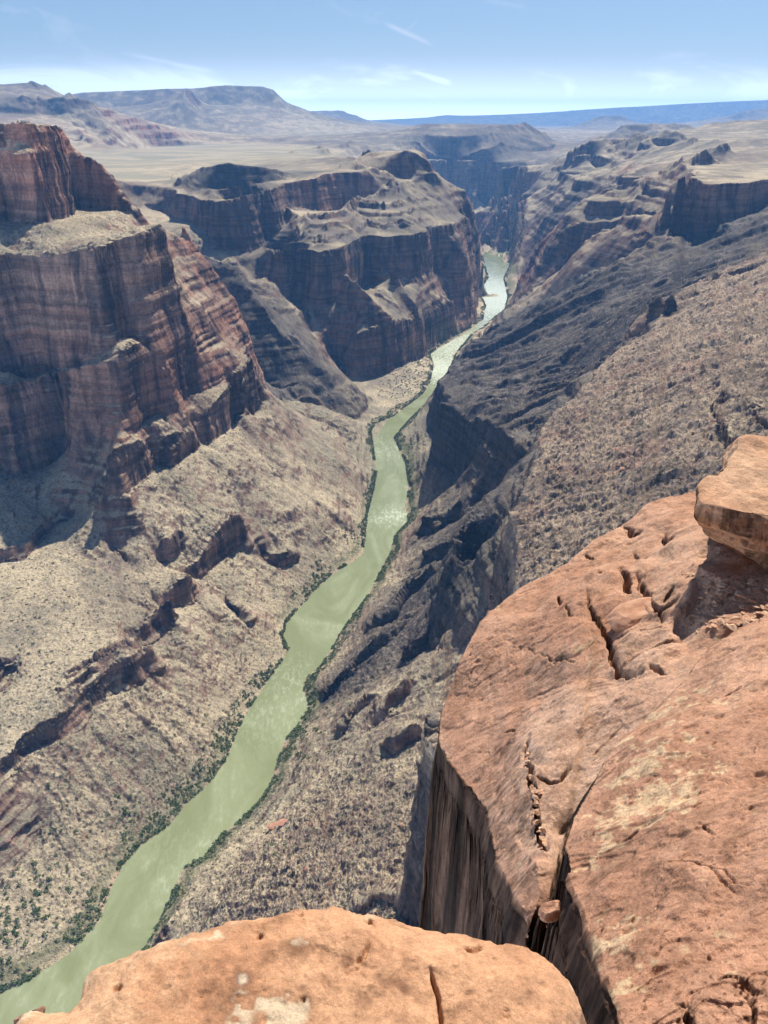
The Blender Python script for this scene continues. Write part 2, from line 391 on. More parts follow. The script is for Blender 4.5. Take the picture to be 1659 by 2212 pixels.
F.line([(-320.+ (p[0]+320)*1.0, p[1], p[2]) for p in [UR(372,488,2010), UR(402,522,2005), UR(430,562,2000), UR(455,590,1998), UR(500,642,1990), UR(525,690,1985), UR(541,742,1980), UR(560,800,1975), UR(569,846,1970)]], (.15,.7,.12,.2))
# back of that nose: falls into the side canyon
F.line([(-520.,2130.,-520.),(-420.,2090.,-640.),(-340.,2040.,-720.)], BASM)
F.line([(-1500.,3000.,-520.),(-1050.,2850.,-560.),(-700.,2500.,-600.),(-480.,2300.,-690.),(-300.,2250.,-790)], BASM)
E0 = Us([(-120,487,-187),(0,482,-187),(20,472,-187),(85,487,-188),(115,477,-188),(155,452,-182),(175,449,-182),(225,452,-180),(272,447,-177)]); F.line(E0, TAL)
E1 = wall(E0, [(-120,268,55),(0,267,50),(65,267,45),(125,271,40)], 40); F.line(E1, ESP)
E1m = wall(E0, [(-120,340),(0,335),(60,330),(118,322)], 14); F.line(E1m, ESP)
E2 = wall(E0, [(126,271,42),(143,301,40),(156,321,32),(175,338,26),(196,351,22),(221,386,14),(232,414,10),(268,444,5)], 0)
F.line(E2, ESP)
F.line([(-2200.,2300.,-9.),(-1300.,2000.,-9.),(-950.,2030.,-12.)], PLT); F.line([(-2600.,2900.,-20.),(-1500.,2500.,-60.),(-900.,2150.,-260.),(-650.,2090.,-330.)], MID)
# ---- dark spur in the side canyon mouth
S0 = Us([(560,842,-770),(600,846,-775),(660,851,-782),(698,846,-785)]); F.line(S0, BASM)
F.line([UR(435,544,2800), UR(500,575,2650), UR(545,640,2560), UR(566,664,2530), UR(600,719,2500), UR(665,769,2480), UR(694,798,2470), UR(702,840,2475)], BASM)
F.line([UR(640,700,2950), UR(600,640,3150), UR(570,590,3350), UR(540,560,3500)], BASM)
F.line(Us([(700,900,-850),(760,905,-868),(790,880,-866),(770,840,-858),(740,812,-850)]), (.5,.1,.05,.3))
F.line(Us([(800,870,-874),(850,860,-874),(900,840,-875)]), (.3,.1,.0,.2))
F.line(Us([(600,880,-780),(660,890,-815)]), (.6,.1,.05,.4))
# ---- central promontory
D0 = Us([(735,800,-850),(760,818,-856),(800,813,-858),(850,802,-860),(870,792,-860),(905,772,-862),(940,747,-866),(1000,716,-870),(1024,700,-872),(1034,680,-870),(1030,650,-868),(1040,610,-868),(1040,575,-868)]); F.line(D0, MID)
F.line(Us([(650,742,-790),(600,700,-740),(562,645,-700),(525,590,-640)]), MID)
R1l = [(228,397,-262),(300,402,-268),(340,404,-272),(372,408,-276),(430,428,-290),(476,437,-286),(520,421,-265),(566,407,-255),(611,396,-250),(656,387,-240),(701,375,-225),(786,371,-225),(812,368,-220)]
CR = Us(R1l); F.line(CR, (.45,.5,.0,.1))
def behind(line, d, dz=0):
    return [(x + d * x / math.hypot(x, y), y + d * y / math.hypot(x, y), z + dz) for x, y, z in line]
F.line(behind(CR[:4], 90, 1), (.3,.2,.3,.1)); F.line(behind(CR[-4:], 60, 4), (.3,.2,.0,.1))
F.line(wall(CR, [(228,432),(300,448),(345,455),(385,470),(430,485),(476,530),(520,553),(560,522),(596,483),(620,452),(660,454),(700,466),(760,456),(812,440)], -75), MID)
CAP = [UR(812,344,4180), UR(842,334,4160), UR(880,323,4160), UR(905,330,4150), UR(922,341,4150), UR(933,352,4150)]; F.line(CAP, REDC); F.line(behind(CAP[:4], 80, 1), PLT)
F.line(wall(CAP, [(800,366),(842,380),(880,386),(912,383),(935,372)], -60), MID)
F.line([UR(740,345,4900), UR(700,340,5200), UR(640,333,5500)], PLT)
D1 = Us([(543,556,-480),(560,534,-450),(600,541,-442),(642,536,-438),(700,546,-442),(752,531,-432),(800,506,-428),(852,516,-430),(906,508,-430),(980,482,-432),(1008,470,-436)]); F.line(D1, RIM); F.line([(x * 1.03, y * 1.03, z + 14) for x, y, z in D1[1:-1]], (.60,.12,.26,.15))
F.line(wall(D1, [(545,625),(560,632),(600,650),(642,655),(700,668),(752,652),(800,622),(852,612),(906,600),(965,585)], -60), (.4,.3,.0,.15))
F.line(wall(D0[:8], [(765,722),(800,705),(850,697),(905,694),(940,672),(985,640)], 48), RIM)
F.line([UR(933,371,4300), UR(960,396,4290), UR(994,417,4280), UR(1008,447,4270), UR(1013,480,4270), UR(1035,517,4300), UR(1046,551,4400)], GRY)
F.line([(330.,4800.,-420.),(500.,5000.,-640.),(620.,5300.,-760.),(700.,5900.,-820.)], MID)
F.line([(200.,5200.,-330.),(350.,5900.,-500.),(450.,6800.,-640.)], MID)
for off, dy, h_ in ((120, -22, 8), (240, -46, 9), (370, -66, 8)):
    bl = [UR(x, y + dy + (6 if x > 700 else 0), rng_at(D1, az_of(x, y)) + off) for x, y in ((665,538),(700,540),(752,528),(800,508),(852,512),(906,506),(960,490))]
    F.line(bl, (.58,.12,.0,.15)); F.line(wall(bl, [(x, y + dy + (6 if x > 700 else 0) - h_) for x, y in ((665,538),(700,540),(752,528),(800,508),(852,512),(906,506),(960,490))], 14), (.5,.3,.0,.15))
F.line([UR(600,424,3600), UR(618,455,3480), UR(636,488,3340), UR(648,512,3240)], (.5,.2,.1,.15))
F.line([UR(848,585,3120), UR(870,640,3080), UR(905,690,3060)], (.5,.2,.1,.15)); F.line([UR(760,590,2960), UR(790,640,2900), UR(850,690,2900)], (.25,.15,.1,.15))
BG = Us([(150,1472,-730),(200,1442,-729),(250,1412,-728),(292,1386,-728)]); F.line(BG, LEDG); F.line(wall(BG, [(150,1458),(200,1427),(250,1398),(292,1374)], 5), LEDG)
BG = Us([(120,1508,-733),(165,1485,-732),(205,1462,-731)]); F.line(BG, LEDG); F.line(wall(BG, [(120,1496),(165,1473),(205,1451)], 5), LEDG)
BG = Us([(-20,1488,-736),(18,1486,-736),(38,1458,-735)]); F.line(BG, LEDG); F.line(wall(BG, [(-20,1440),(15,1425),(36,1440)], 8), (.6,.1,.1,.3))
F.line(Us([(235,1195,-716),(270,1237,-727),(310,1292,-744),(343,1345,-765)]), (.3,.3,.0,.3))
for a, b in [((800,575,2),(770,655,2)), ((860,630,2),(900,745,2)), ((745,640,2),(730,770,2))]:
    pass
# cinder cone and dark flow on its rim
F.line([UR(372,402,3960), UR(400,381,3960), UR(440,361,3900), UR(500,350,3850), UR(560,362,3850), UR(600,376,3880), UR(660,374,4000), UR(740,366,4250)], CONE)
F.line([UR(380,390,4300), UR(440,370,4500), UR(500,363,4700), UR(560,366,4700), UR(640,360,4700)], (.3,.05,.05,.0))
F.line([UR(440,405,3640), UR(480,408,3500), UR(520,402,3500), UR(560,393,3620), UR(600,388,3760)], CONE)
# ---- tan plateau (Esplanade level)
F.line([UR(180,335,6800), UR(230,385,4300), UR(300,390,4200), UR(360,385,4500)], PLT)
F.line(Us([(200,345,-262),(300,345,-266),(400,345,-266),(500,335,-250),(620,330,-225),(740,338,-200)]), PLT)
F.line(Us([(180,332,-271),(250,326,-271),(340,318,-270),(430,314,-265),(520,312,-250),(640,318,-230),(700,322,-225)]), PLT)
F.line(Us([(560,304,-235),(640,304,-235),(700,303,-232),(750,306,-230)]), FARR); F.line(Us([(560,308,-250),(640,311,-252),(700,311,-250),(750,313,-250)]), FARR)
F.line([UR(700,341,5000), UR(760,343,4700), UR(830,341,4650)], FARR)
# ---- left mesa
F.line([UR(-120,190,10500), UR(0,181,10500), UR(50,178,10500), UR(75,186,10400), UR(92,195,10300), UR(112,206,10200), UR(130,209,10000)], FARR)
F.line([UR(-120,190,11600), UR(0,181,11600), UR(50,178,11600), UR(75,186,11500), UR(92,195,11400), UR(112,206,11300), UR(130,209,11200)], FARR)
F.line([UR(-120,224,9000), UR(0,219,9000), UR(60,216,9000), UR(110,214,9000), UR(160,213,9000), UR(200,217,9050), UR(216,223,9100)], FARR)
F.line([UR(-120,212,9300), UR(0,209,9400), UR(60,206,9400), UR(110,209,9500), UR(150,211,9600)], FARR)
F.line([UR(-120,246,8800), UR(0,243,8800), UR(60,246,8800), UR(120,248,8820), UR(180,247,8850), UR(212,238,8950)], FARR)
F.line([UR(216,223,9100), UR(246,244,9150), UR(281,266,9250), UR(330,291,9400), UR(380,290,9900), UR(430,305,9900)], (.3,.8,.6,0))
F.line([UR(170,262,8400), UR(185,300,7600)], (.3,.7,.5,0))
F.line([UR(-120,325,7400), UR(60,322,7300), UR(150,330,7000)], PLT)
F.line([UR(60,255,8500), UR(80,305,7600)], (.3,.6,.5,0))
# ---- big mesa behind
F.line([UR(100,214,15500), UR(130,208,15300), UR(180,200,15200), UR(260,196,15200), UR(300,195,15100), UR(370,192,15000), UR(430,191,15000), UR(455,187,15000), UR(500,184,15000), UR(560,187,15000), UR(580,191,15000), UR(588,200,14900)], FARR)
F.line([UR(100,214,17500), UR(180,200,17400), UR(300,195,17300), UR(430,191,17200), UR(500,184,17200), UR(560,187,17200), UR(580,191,16900)], FARR); F.line([UR(618,236,17000), UR(650,251,17300), UR(700,262,17800), UR(800,272,18500)], FARR)
F.line([UR(100,238,14700), UR(180,234,14600), UR(260,232,14600), UR(340,232,14500)], FARR)
F.line([UR(372,206,13900), UR(402,188,13800), UR(430,205,13900)], FARR)
F.line([UR(440,228,14400), UR(500,226,14500), UR(560,224,14500), UR(600,222,14600)], FARR)
F.line([UR(588,200,14900), UR(606,216,14900), UR(640,244,15000), UR(700,258,15200), UR(760,270,15500), UR(800,280,15800)], FARR)
F.line([UR(440,229,13900), UR(460,262,13000), UR(480,285,12500)], FARR)
F.line([UR(402,190,13700), UR(380,240,13000), UR(350,285,12400)], FARR)
F.line([UR(240,285,12600), UR(350,298,12200), UR(450,300,12000), UR(600,295,12500), UR(700,290,13000), UR(790,290,13500)], PLT)
# ---- farthest plateaus
F.line([UR(640,241,24000), UR(690,239,24000), UR(738,238,24000), UR(745,243,24000), UR(768,250,24000), UR(784,262,24000)], FARR)
F.line([UR(600,262,22500), UR(640,264,22500), UR(790,272,22500)], FARR)
FT = [(560,262),(790,263),(870,258),(930,253),(960,248),(1000,250),(1060,249),(1100,248),(1170,247),(1200,243),(1240,238),(1320,233),(1400,229),(1500,223),(1580,219),(1659,216),(1800,212),(2000,210)]
F.line([UR(x, y, 40000) for x, y in FT], FARR)
F.line([UR(x, y, 45500) for x, y in FT], FARR)
F.line([UR(x, max(y + 22, 272), 36000) for x, y in FT], FARR)
F.line([UR(840,274,30000), UR(1150,287,22000), UR(1400,284,24000)], (.15,.3,.3,0))
F.line([UR(1195,282,21000), UR(1245,272,21500), UR(1290,254,22000), UR(1300,250,22000), UR(1340,249,22000), UR(1352,254,22000), UR(1375,266,22000), UR(1420,272,22000)], FARR)
F.line([UR(1150,284,20500), UR(1165,275,21000), UR(1182,284,20500)], FARR)
F.line([UR(1590,262,24000), UR(1610,240,24500), UR(1640,233,25000), UR(1680,232,25000)], FARR)
F.line([UR(1180,292,17000), UR(1250,290,17000), UR(1320,290,17000)], (.1,.3,.2,0))
# ---- far promontory across the river bend
F.line([UR(780,285,11000), UR(850,284,11000), UR(900,270,10800), UR(920,267,10600), UR(1000,267,10600), UR(1060,268,10600), UR(1122,268,10600), UR(1130,272,10600)], FARR)
F.line([UR(900,276,10300), UR(1000,275,10300), UR(1060,274,10300), UR(1126,276,10400)], FARR)
F.line([UR(1130,272,10600), UR(1140,281,10650), UR(1152,285,10700), UR(1180,294,10800), UR(1201,308,10800), UR(1212,322,10800)], FARR)
F.line([UR(860,292,10000), UR(930,293,9900), UR(1010,294,9900), UR(1060,292,9950), UR(1110,290,10100)], FARR)
F.line([UR(850,304,9700), UR(900,312,9600), UR(940,336,9500), UR(1000,338,9500), UR(1035,322,9550), UR(1080,312,9700), UR(1115,325,9700), UR(1150,329,9900), UR(1190,322,10300)], FARR)
F.line([UR(900,345,9300), UR(950,343,9200), UR(1000,345,9200), UR(1050,345,9200), UR(1090,348,9200), UR(1120,345,9300)], GRY)
F.line([UR(940,420,8900), UR(985,440,8800), UR(1010,452,8750)], FARR)
F.line(Us([(1012,458,-878),(1030,455,-878)]), PLT)
F.line([(700.,9600.,-870.),(1150.,9000.,-860.),(1250.,8500.,-850.)], FARR)
# dark mesa and high right plateau
F.line([UR(1325,283,10600), UR(1333,270,10600), UR(1400,268,10600), UR(1500,269,10600)], FARR); F.line([UR(1322,299,10300), UR(1400,297,10300), UR(1450,290,10300)], FARR)
F.line([UR(1200,318,13000), UR(1230,312,12000), UR(1300,302,9500)], FARR)
F.line([UR(1800,252,7600), UR(1659,256,7600), UR(1600,262,7500), UR(1550,268,7400), UR(1500,277,7300), UR(1450,286,7000), UR(1420,293,6900), UR(1330,301,6600)], (.50,.15,.12,.2))
R3 = [UR(1222,322,6400), UR(1262,304,6300), UR(1300,303,6300), UR(1345,300,6300), UR(1400,303,6200), UR(1480,307,6000)]; F.line(R3, RIM); F.line(behind(R3, 120, 2), (.35,.2,.0,.1))
F.line([UR(1215,335,6150), UR(1262,330,6150), UR(1300,346,6100), UR(1345,345,6050), UR(1400,325,6050), UR(1440,320,6000)], GRY)
F.line([UR(1800,290,5600), UR(1659,300,5600), UR(1560,305,5700), UR(1480,312,5800)], (.50,.15,.12,.2))
F.line([UR(1800,330,4600), UR(1659,334,4600), UR(1560,332,4700)], FARR); F.line([UR(1800,341,4450), UR(1659,344,4450), UR(1560,341,4500)], FARR)
F.line([UR(1360,362,5000), UR(1380,372,4800), UR(1350,372,4850)], REDC)
F.line([UR(1360,400,4500), UR(1400,400,4200), UR(1410,430,3500)], MID)
# slope falling from there to the river bend
F.line([UR(1130,372,7200), UR(1200,360,6600), UR(1280,365,6000), UR(1330,380,5400)], GRY)
F.line([UR(1075,374,7900), UR(1085,360,8000), UR(1100,357,8000), UR(1170,360,7000)], GRY)
F.line([UR(1060,420,7500), UR(1110,425,6800), UR(1170,410,6300), UR(1180,395,6200)], FARR)
F.line([UR(1018,462,8400), UR(1060,447,7200), UR(1100,440,6600), UR(1170,430,5800), UR(1240,400,5400), UR(1310,385,5000)], GRY)
F.line([UR(1018,474,7600), UR(1040,455,6900), UR(1080,452,6500), UR(1130,458,6000), UR(1165,455,5600)], MID)
F.line(Us([(1030,500,-862),(1050,545,-872),(1080,548,-874),(1105,545,-870),(1125,530,-850)]), MID)
F.line([UR(1045,492,6300), UR(1080,490,6200), UR(1120,488,5900), UR(1160,480,5400)], MID)
F.line([UR(1170,470,5200), UR(1220,455,4900), UR(1262,430,4700), UR(1320,405,4500), UR(1360,395,4400)], BASM)
# ---- butte and ridge above the right bank
F.line([UR(1205,470,4000), UR(1240,444,3950), UR(1262,432,3950), UR(1290,426,3950), UR(1315,432,3900), UR(1345,452,3800)], GRY)
F.line([UR(1210,500,3900), UR(1250,478,3780), UR(1300,482,3700), UR(1325,470,3700)], MID)
F.line([UR(1204,478,4100), UR(1190,510,4150), UR(1170,550,4180), UR(1150,580,4200), UR(1125,600,4250)], REDC)
F.line([UR(1215,560,3850), UR(1250,545,3650), UR(1280,520,3600)], REDC)
F.line(Us([(1110,590,-862),(1118,620,-855),(1105,650,-862),(1092,690,-866)]), MID)
F.line([UR(1345,452,3800), UR(1380,460,3500), UR(1400,471,3150)], GRY)
F.line([UR(1260,520,3500), UR(1330,500,3300), UR(1400,508,2950), UR(1440,512,2800)], (.4,.4,.2,.3))
# ---- right promontory with the red cliff
RP = Us([(1456,378,-186),(1466,386,-187),(1505,397,-190),(1555,394,-190),(1600,392,-190),(1659,385,-190),(1800,372,-190),(1900,365,-190)]); F.line(RP, (.1,.5,.0,.1)); F.line(behind(RP, 70), (.36,.15,.0,.15)); F.line(behind(RP, 250, 1), (.36,.15,.0,.15))
F.line([UR(1454,374,2960), UR(1440,395,2950), UR(1420,416,2950), UR(1402,460,2950)], ESP)
RPb = wall(RP, [(1440,507),(1480,518),(1520,508),(1555,496),(1600,472),(1630,456),(1659,432),(1750,395)], -40); F.line(RPb, (.8,.3,.0,.3))
F.line([UR(1405,478,2930), UR(1420,490,2900), UR(1440,507,2850)], (.6,.4,.1,.3))
F.line([UR(1470,371,3300), UR(1480,362,3700), UR(1500,356,4000), UR(1659,352,4100), UR(1800,345,4100)], (.38,.12,.05,.2))
# ---- dark lava-draped slope
SL = Us([(1000,755,-862),(1050,732,-815),(1100,712,-762),(1200,652,-642),(1300,612,-545),(1400,573,-462),(1500,541,-390),(1659,500,-300),(1800,460,-240)]); F.line(SL, BAS)
F.line(Us([(1060,700,-845),(1110,665,-800),(1180,620,-700),(1250,585,-610),(1330,545,-520),(1420,535,-440)]), (.75,.2,.3,.3))
F.line(Us([(1000,832,-690),(1050,842,-662),(1100,851,-640),(1160,824,-620),(1200,801,-600),(1270,812,-560)]), BAS)
F.line(Us([(1350,701,-452),(1450,640,-400),(1560,590,-350),(1659,562,-318)]), BAS)
# dark crags over the right bank
K1 = Us([(935,885,-858),(925,950,-835),(928,1000,-805),(985,1012,-780),(1020,1060,-765)]); F.line(K1, (.85,.05,.1,.4))
def near_d(x, y, P):
    best = np.full(np.shape(x), 1e9)
    for a, b_ in zip(P[:-1], P[1:]):
        dx, dy = b_[0] - a[0], b_[1] - a[1]; t = np.clip(((x - a[0]) * dx + (y - a[1]) * dy) / (dx * dx + dy * dy), 0, 1)
        best = np.minimum(best, np.hypot(x - a[0] - t * dx, y - a[1] - t * dy))
    return best
def fz(x, y): return -878 + .74 * near_d(np.asarray(x, float), np.asarray(y, float), RB[:44])
def rp(px, py, dz=0):
    x, y, d = ray(px, py); t = np.linspace(330, 2600, 2200); k = int(np.argmax(d * t <= fz(x * t, y * t) + dz)); return (x * t[k], y * t[k], d * t[k])
def rps(pts, dz=0): return [rp(a, b, dz) for a, b in pts]
K2 = wall(K1[2:], [(938,900),(960,868),(1000,885),(1040,945)], 40); F.line(K2, BAS)
F.line(Us([(945,868,-672),(955,836,-700),(972,800,-765),(990,765,-830)]), BAS)
F.line(Us([(1040,905,-615),(1080,930,-590),(1120,960,-560)]), BAS)
DKB = (.85,.05,.15,.5); TNB = (.08,.08,.08,.35); RBL = (.10,.28,.0,.75)
for pts, at_ in (([(640,1955),(780,1955),(930,2010)], RBL), ([(520,1880),(700,1880),(925,1900)], RBL), ([(620,1780),(800,1780),(930,1780)], RBL), ([(700,1710),(820,1680),(935,1650)], (.08,.12,.0,.55)),
                 ([(740,1600),(860,1560),(930,1510)], TNB), ([(780,1500),(860,1440),(958,1400)], (.4,.08,.1,.4)), ([(850,1385),(930,1300),(1000,1280)], DKB), ([(900,1270),(980,1200),(1035,1180)], DKB), ([(905,1180),(960,1130),(1040,1085),(1085,1110)], DKB)):
    F.line(rps(pts), at_)
for pb, h_, sb_, at_ in (([(735,1592),(760,1562),(800,1532)], 24, 6, LEDG), ([(826,1642),(860,1627),(905,1602)], 42, 8, LEDG), ([(848,1548),(868,1524),(890,1502)], 38, 7, LEDG), ([(880,1442),(905,1422),(932,1382)], 40, 8, BAS),
                         ([(770,1442),(800,1416),(832,1400)], 26, 7, BAS), ([(820,1352),(850,1332),(880,1292),(930,1262)], 32, 9, BAS), ([(905,1167),(945,1152),(985,1122)], 42, 12, BAS), ([(898,1232),(940,1217),(982,1192)], 34, 10, BAS), ([(955,1330),(985,1290),(1010,1240)], 40, 10, BAS),
                         ([(770,1962),(830,1952),(940,1932)], 20, 3, (.2,.3,.1,.6)), ([(700,1520),(730,1490),(750,1470)], 22, 7, BAS), ([(1000,1170),(1030,1140),(1050,1120)], 40, 12, BAS)):
    W_ = rps(pb); F.line(W_, (at_[0], .1, .0, .4)); F.line(wall(W_, [(x, y - h_) for x, y in pb], sb_), at_)
# ---- near bench: a tilted plane of red-brown rubble with a broken edge
BEp = [(1659,566),(1560,591),(1440,641),(1425,690),(1335,752),(1270,830),(1190,900),(1160,1000),(1155,1060),(1120,1110),(1112,1250),(1045,1400),(990,1480),(945,1560)]
BS = 1.4
def pl(x, y): return -300 * BS + .45 * (.95 * (x - 150 * BS) - .31 * (y - 691 * BS))
def onpl(px, py):
    x, y, d = ray(px, py); t = BS * (-300 - .45 * (.95 * 150 - .31 * 691)) / (d - .45 * (.95 * x - .31 * y)); return (x * t, y * t, d * t)
BE = [onpl(*p) for p in BEp] + [(50., 350., -425), (52., 250., -415), (55., 170., -400), (60., 90., -370)]
F.line(BE, RUBB)
F.line([(x - (14 if y > 600 else 7), y + (8 if y > 600 else 2), z - dz) for (x, y, z), dz in zip(BE, [40,40,45,55,40,55,60,75,75,70,70,60,55,50,50,50,50,50])], (.6,.35,.5,.4))
F.line([(x - 110, y + 45, z - 190) for (x, y, z) in BE[4:8]], BAS); F.line([(x - 60, y + 60, z - 110) for (x, y, z) in BE[:4]], BAS)
F.line([(x - 8 - .03 * y, y + 4, float(fz(x - 8 - .03 * y, y)) - 8) for (x, y, z) in BE[8:]], (.3,.1,.1,.6))
BEx = [onpl(1900,500), onpl(1750,545)]
F.line(BEx + [BE[0]], RUBB)
for d in (90, 200, 330, 480, 700):
    F.line([(BS * (150 + .95 * d + s * .313), BS * (691 - .31 * d + s * .95), min(BS * (-300 + .45 * d), -60)) for s in range(-720, 700, 50) if (691 - .31 * d + s * .95) > 60 - d * .05], RUBB)
for pb, pt in (([(1545,880),(1553,930),(1562,965),(1592,992)], [(1548,850),(1560,905),(1575,938),(1598,962)]), ([(1628,890),(1640,925),(1662,948)], [(1634,868),(1648,900),(1668,920)])):
    bl = [onpl(*p) for p in pb]; F.line(bl, RUBB); F.line(wall(bl, pt, 4), (.3,.8,.5,.5))
bl = [onpl(1395,672), onpl(1425,690), onpl(1442,668)]; F.line([(x, y, z - 8) for x, y, z in bl], BAS); F.line(wall(bl, [(1398,650),(1425,640),(1444,634)], 8), BAS)
# ---- near right bank below the viewer
F.line(Us([(640,1700,-832),(600,1760,-838),(560,1800,-838),(490,1838,-840),(440,1890,-845),(400,1950,-850),(345,2028,-846)]), (.1,.05,.3,.3))
F.line(Us([(636,1716,-850),(596,1772,-852),(487,1856,-862),(335,2046,-868)]), (.1,.05,.3,.3))
for r_, hi in ((330, 4), (250, 6), (450, 3)):
    A_ = [math.radians(q) for q in range(-44, hi, 2)]; F.line([(r_ * math.sin(q), r_ * math.cos(q), min(-560., float(fz(r_ * math.sin(q), r_ * math.cos(q))))) for q in A_ if float(fz(r_ * math.sin(q), r_ * math.cos(q))) > -870 and near_d(r_ * math.sin(q), r_ * math.cos(q), RB[:44]) > 15 and (r_ * math.sin(q) > -200)], RBL)
for rr, zz in ((26, -110), (60, -190), (110, -300)):
    F.line([(rr * math.sin(math.radians(a)), rr * math.cos(math.radians(a)), zz) for a in range(-56, 8, 2)], (.2,.7,.5,.3))
    F.line([(rr * math.sin(math.radians(a)), rr * math.cos(math.radians(a)), -60 - rr * .6) for a in range(30, 58, 2)], (.2,.7,.5,.3))
F.solve(70)
print('solved', time.time() - T0)
# ------------------------------------------------------------------ canyon terrain
V = F.v[0]
# distance to the river centre line keeps the banks where they are
CEN = [((a[0] + b[0]) / 2, (a[1] + b[1]) / 2) for a, b in zip([LB[int(i)] for i in np.linspace(0, len(LB) - 1, 40)], [RB[int(i)] for i in np.linspace(0, len(RB) - 1, 40)])]
Fd = np.zeros((F.nr, F.na), f32)
def near_line(X, Y, P):
    best = np.full(X.shape, 1e9, f32)
    for i in range(len(P) - 1):
        ax, ay, bx, by = P[i][0], P[i][1], P[i + 1][0], P[i + 1][1]
        dx, dy = bx - ax, by - ay; L2 = dx * dx + dy * dy
        t = np.clip(((X - ax) * dx + (Y - ay) * dy) / L2, 0, 1)
        best = np.minimum(best, (X - ax - t * dx) ** 2 + (Y - ay - t * dy) ** 2)
    return np.sqrt(best)
gA, gR = np.meshgrid(F.a0 + np.arange(F.na) * F.st, np.exp(F.r0 + np.arange(F.nr) * F.st))
gX, gY = (gR * np.sin(gA)).astype(f32), (gR * np.cos(gA)).astype(f32)
step = 3
cA, cR = gA[::step, ::step], gR[::step, ::step]
def bank_dist():
    d = np.minimum(near_line(gX[::step, ::step], gY[::step, ::step], LB), near_line(gX[::step, ::step], gY[::step, ::step], RB))
    return d.repeat(step, 0).repeat(step, 1)[:F.nr, :F.na]
BD = bank_dist().astype(f32)
# slope of the smooth ground
zz = V; gr_ = np.gradient(zz, F.st, axis=0) / gR; ga_ = np.gradient(zz, F.st, axis=1) / gR   # d/dr, d/(r dtheta)
SX = gr_ * np.sin(gA) + ga_ * np.cos(gA); SY = gr_ * np.cos(gA) - ga_ * np.sin(gA)
def lic(s, seed, asp=1.0):
    """noise smeared along the fall line of the smooth ground"""
    lo = int((math.log(180) - F.r0) / F.st); hi = min(F.nr, int((math.log(12000) - F.r0) / F.st))
    B_ = V[lo:hi].copy()
    for _ in range(10):
        p = np.pad(B_, 1, mode='edge'); B_ = (p[2:, 1:-1] + p[:-2, 1:-1] + p[1:-1, 2:] + p[1:-1, :-2]) / 4
    gi, gj = np.gradient(B_); nn = np.hypot(gi, gj) + 1e-6; gi = (gi / nn).astype(f32); gj = (gj / nn).astype(f32)
    I, J = np.meshgrid(np.arange(hi - lo, dtype=f32), np.arange(F.na, dtype=f32), indexing='ij')
    a, b_ = rot(I / s, J / s, seed); N = vn2(a, b_)
    acc = N.copy(); h_, w_ = N.shape
    for sg in (1, -1):
        i, j = I.copy(), J.copy()
        for k in range(11):
            ii = np.clip(np.rint(i), 0, h_ - 1).astype(np.int32); jj = np.clip(np.rint(j), 0, w_ - 1).astype(np.int32)
            i -= sg * gi[ii, jj] * s * .6; j -= sg * gj[ii, jj] * s * .6
            ii = np.clip(np.rint(i), 0, h_ - 1).astype(np.int32); jj = np.clip(np.rint(j), 0, w_ - 1).astype(np.int32)
            acc += N[ii, jj]
    acc = acc / acc.std() * .5
    out = np.zeros((F.nr, F.na), f32); out[lo:hi] = (np.clip(1 - 1.6 * np.abs(acc), -1, 1)); return out
LICS = [(15, 1), (6.5, 4), (2.8, 8)]
LI = [lic(*a) for a in LICS]
print('lic', time.time() - T0)
CDm = sst(np.hypot(SX, SY), .8, 1.4).astype(f32)
for _ in range(4):
    p = np.pad(CDm, 1, mode='edge'); CDm = np.maximum.reduce([p[1:-1, 1:-1], p[2:, 1:-1], p[:-2, 1:-1], p[1:-1, 2:], p[1:-1, :-2]])
for _ in range(3):
    p = np.pad(CDm, 1, mode='edge'); CDm = (p[1:-1, 1:-1] + p[2:, 1:-1] + p[:-2, 1:-1] + p[1:-1, 2:] + p[1:-1, :-2]) / 5
F.v = np.concatenate([F.v, BD[None], SX[None].astype(f32), SY[None].astype(f32), *[l[None] for l in LI], CDm[None]], 0); F.m = 12
LW = [700, 330, 160, 78, 38, 18, 9, 4.5]; RILL = 1.0
def warp(x, y, r):
    px = r * .0013
    bd, = F.at(x, y, [5])
    k = sst(bd, 6, 90)
    lw = [l for l in LW]
    wx = np.zeros(x.shape, f32); wy = np.zeros(x.shape, f32)
    for i, lam in enumerate(lw):
        big = sst(r / lam, 4, 14)           # long waves only on far ground
        am = lam * (.17 if 100 < lam < 400 else .11) * big * sst(lam / px, 1.5, 4)
        xr, yr = rot(x / lam, y / lam, i); wx += am * vn2(xr, yr); wy += am * vn2(xr + 37.3, yr + 11.9)
    return x + wx * k, y + wy * k, k
def beds(h, seed):
    g_ = np.random.default_rng(seed); t_ = h * (.35 + 1.5 * g_.random(int(2600 / h))) ; return -1000 + np.cumsum(t_)
BEDS1, BEDS2 = beds(62., 4), beds(21., 9)
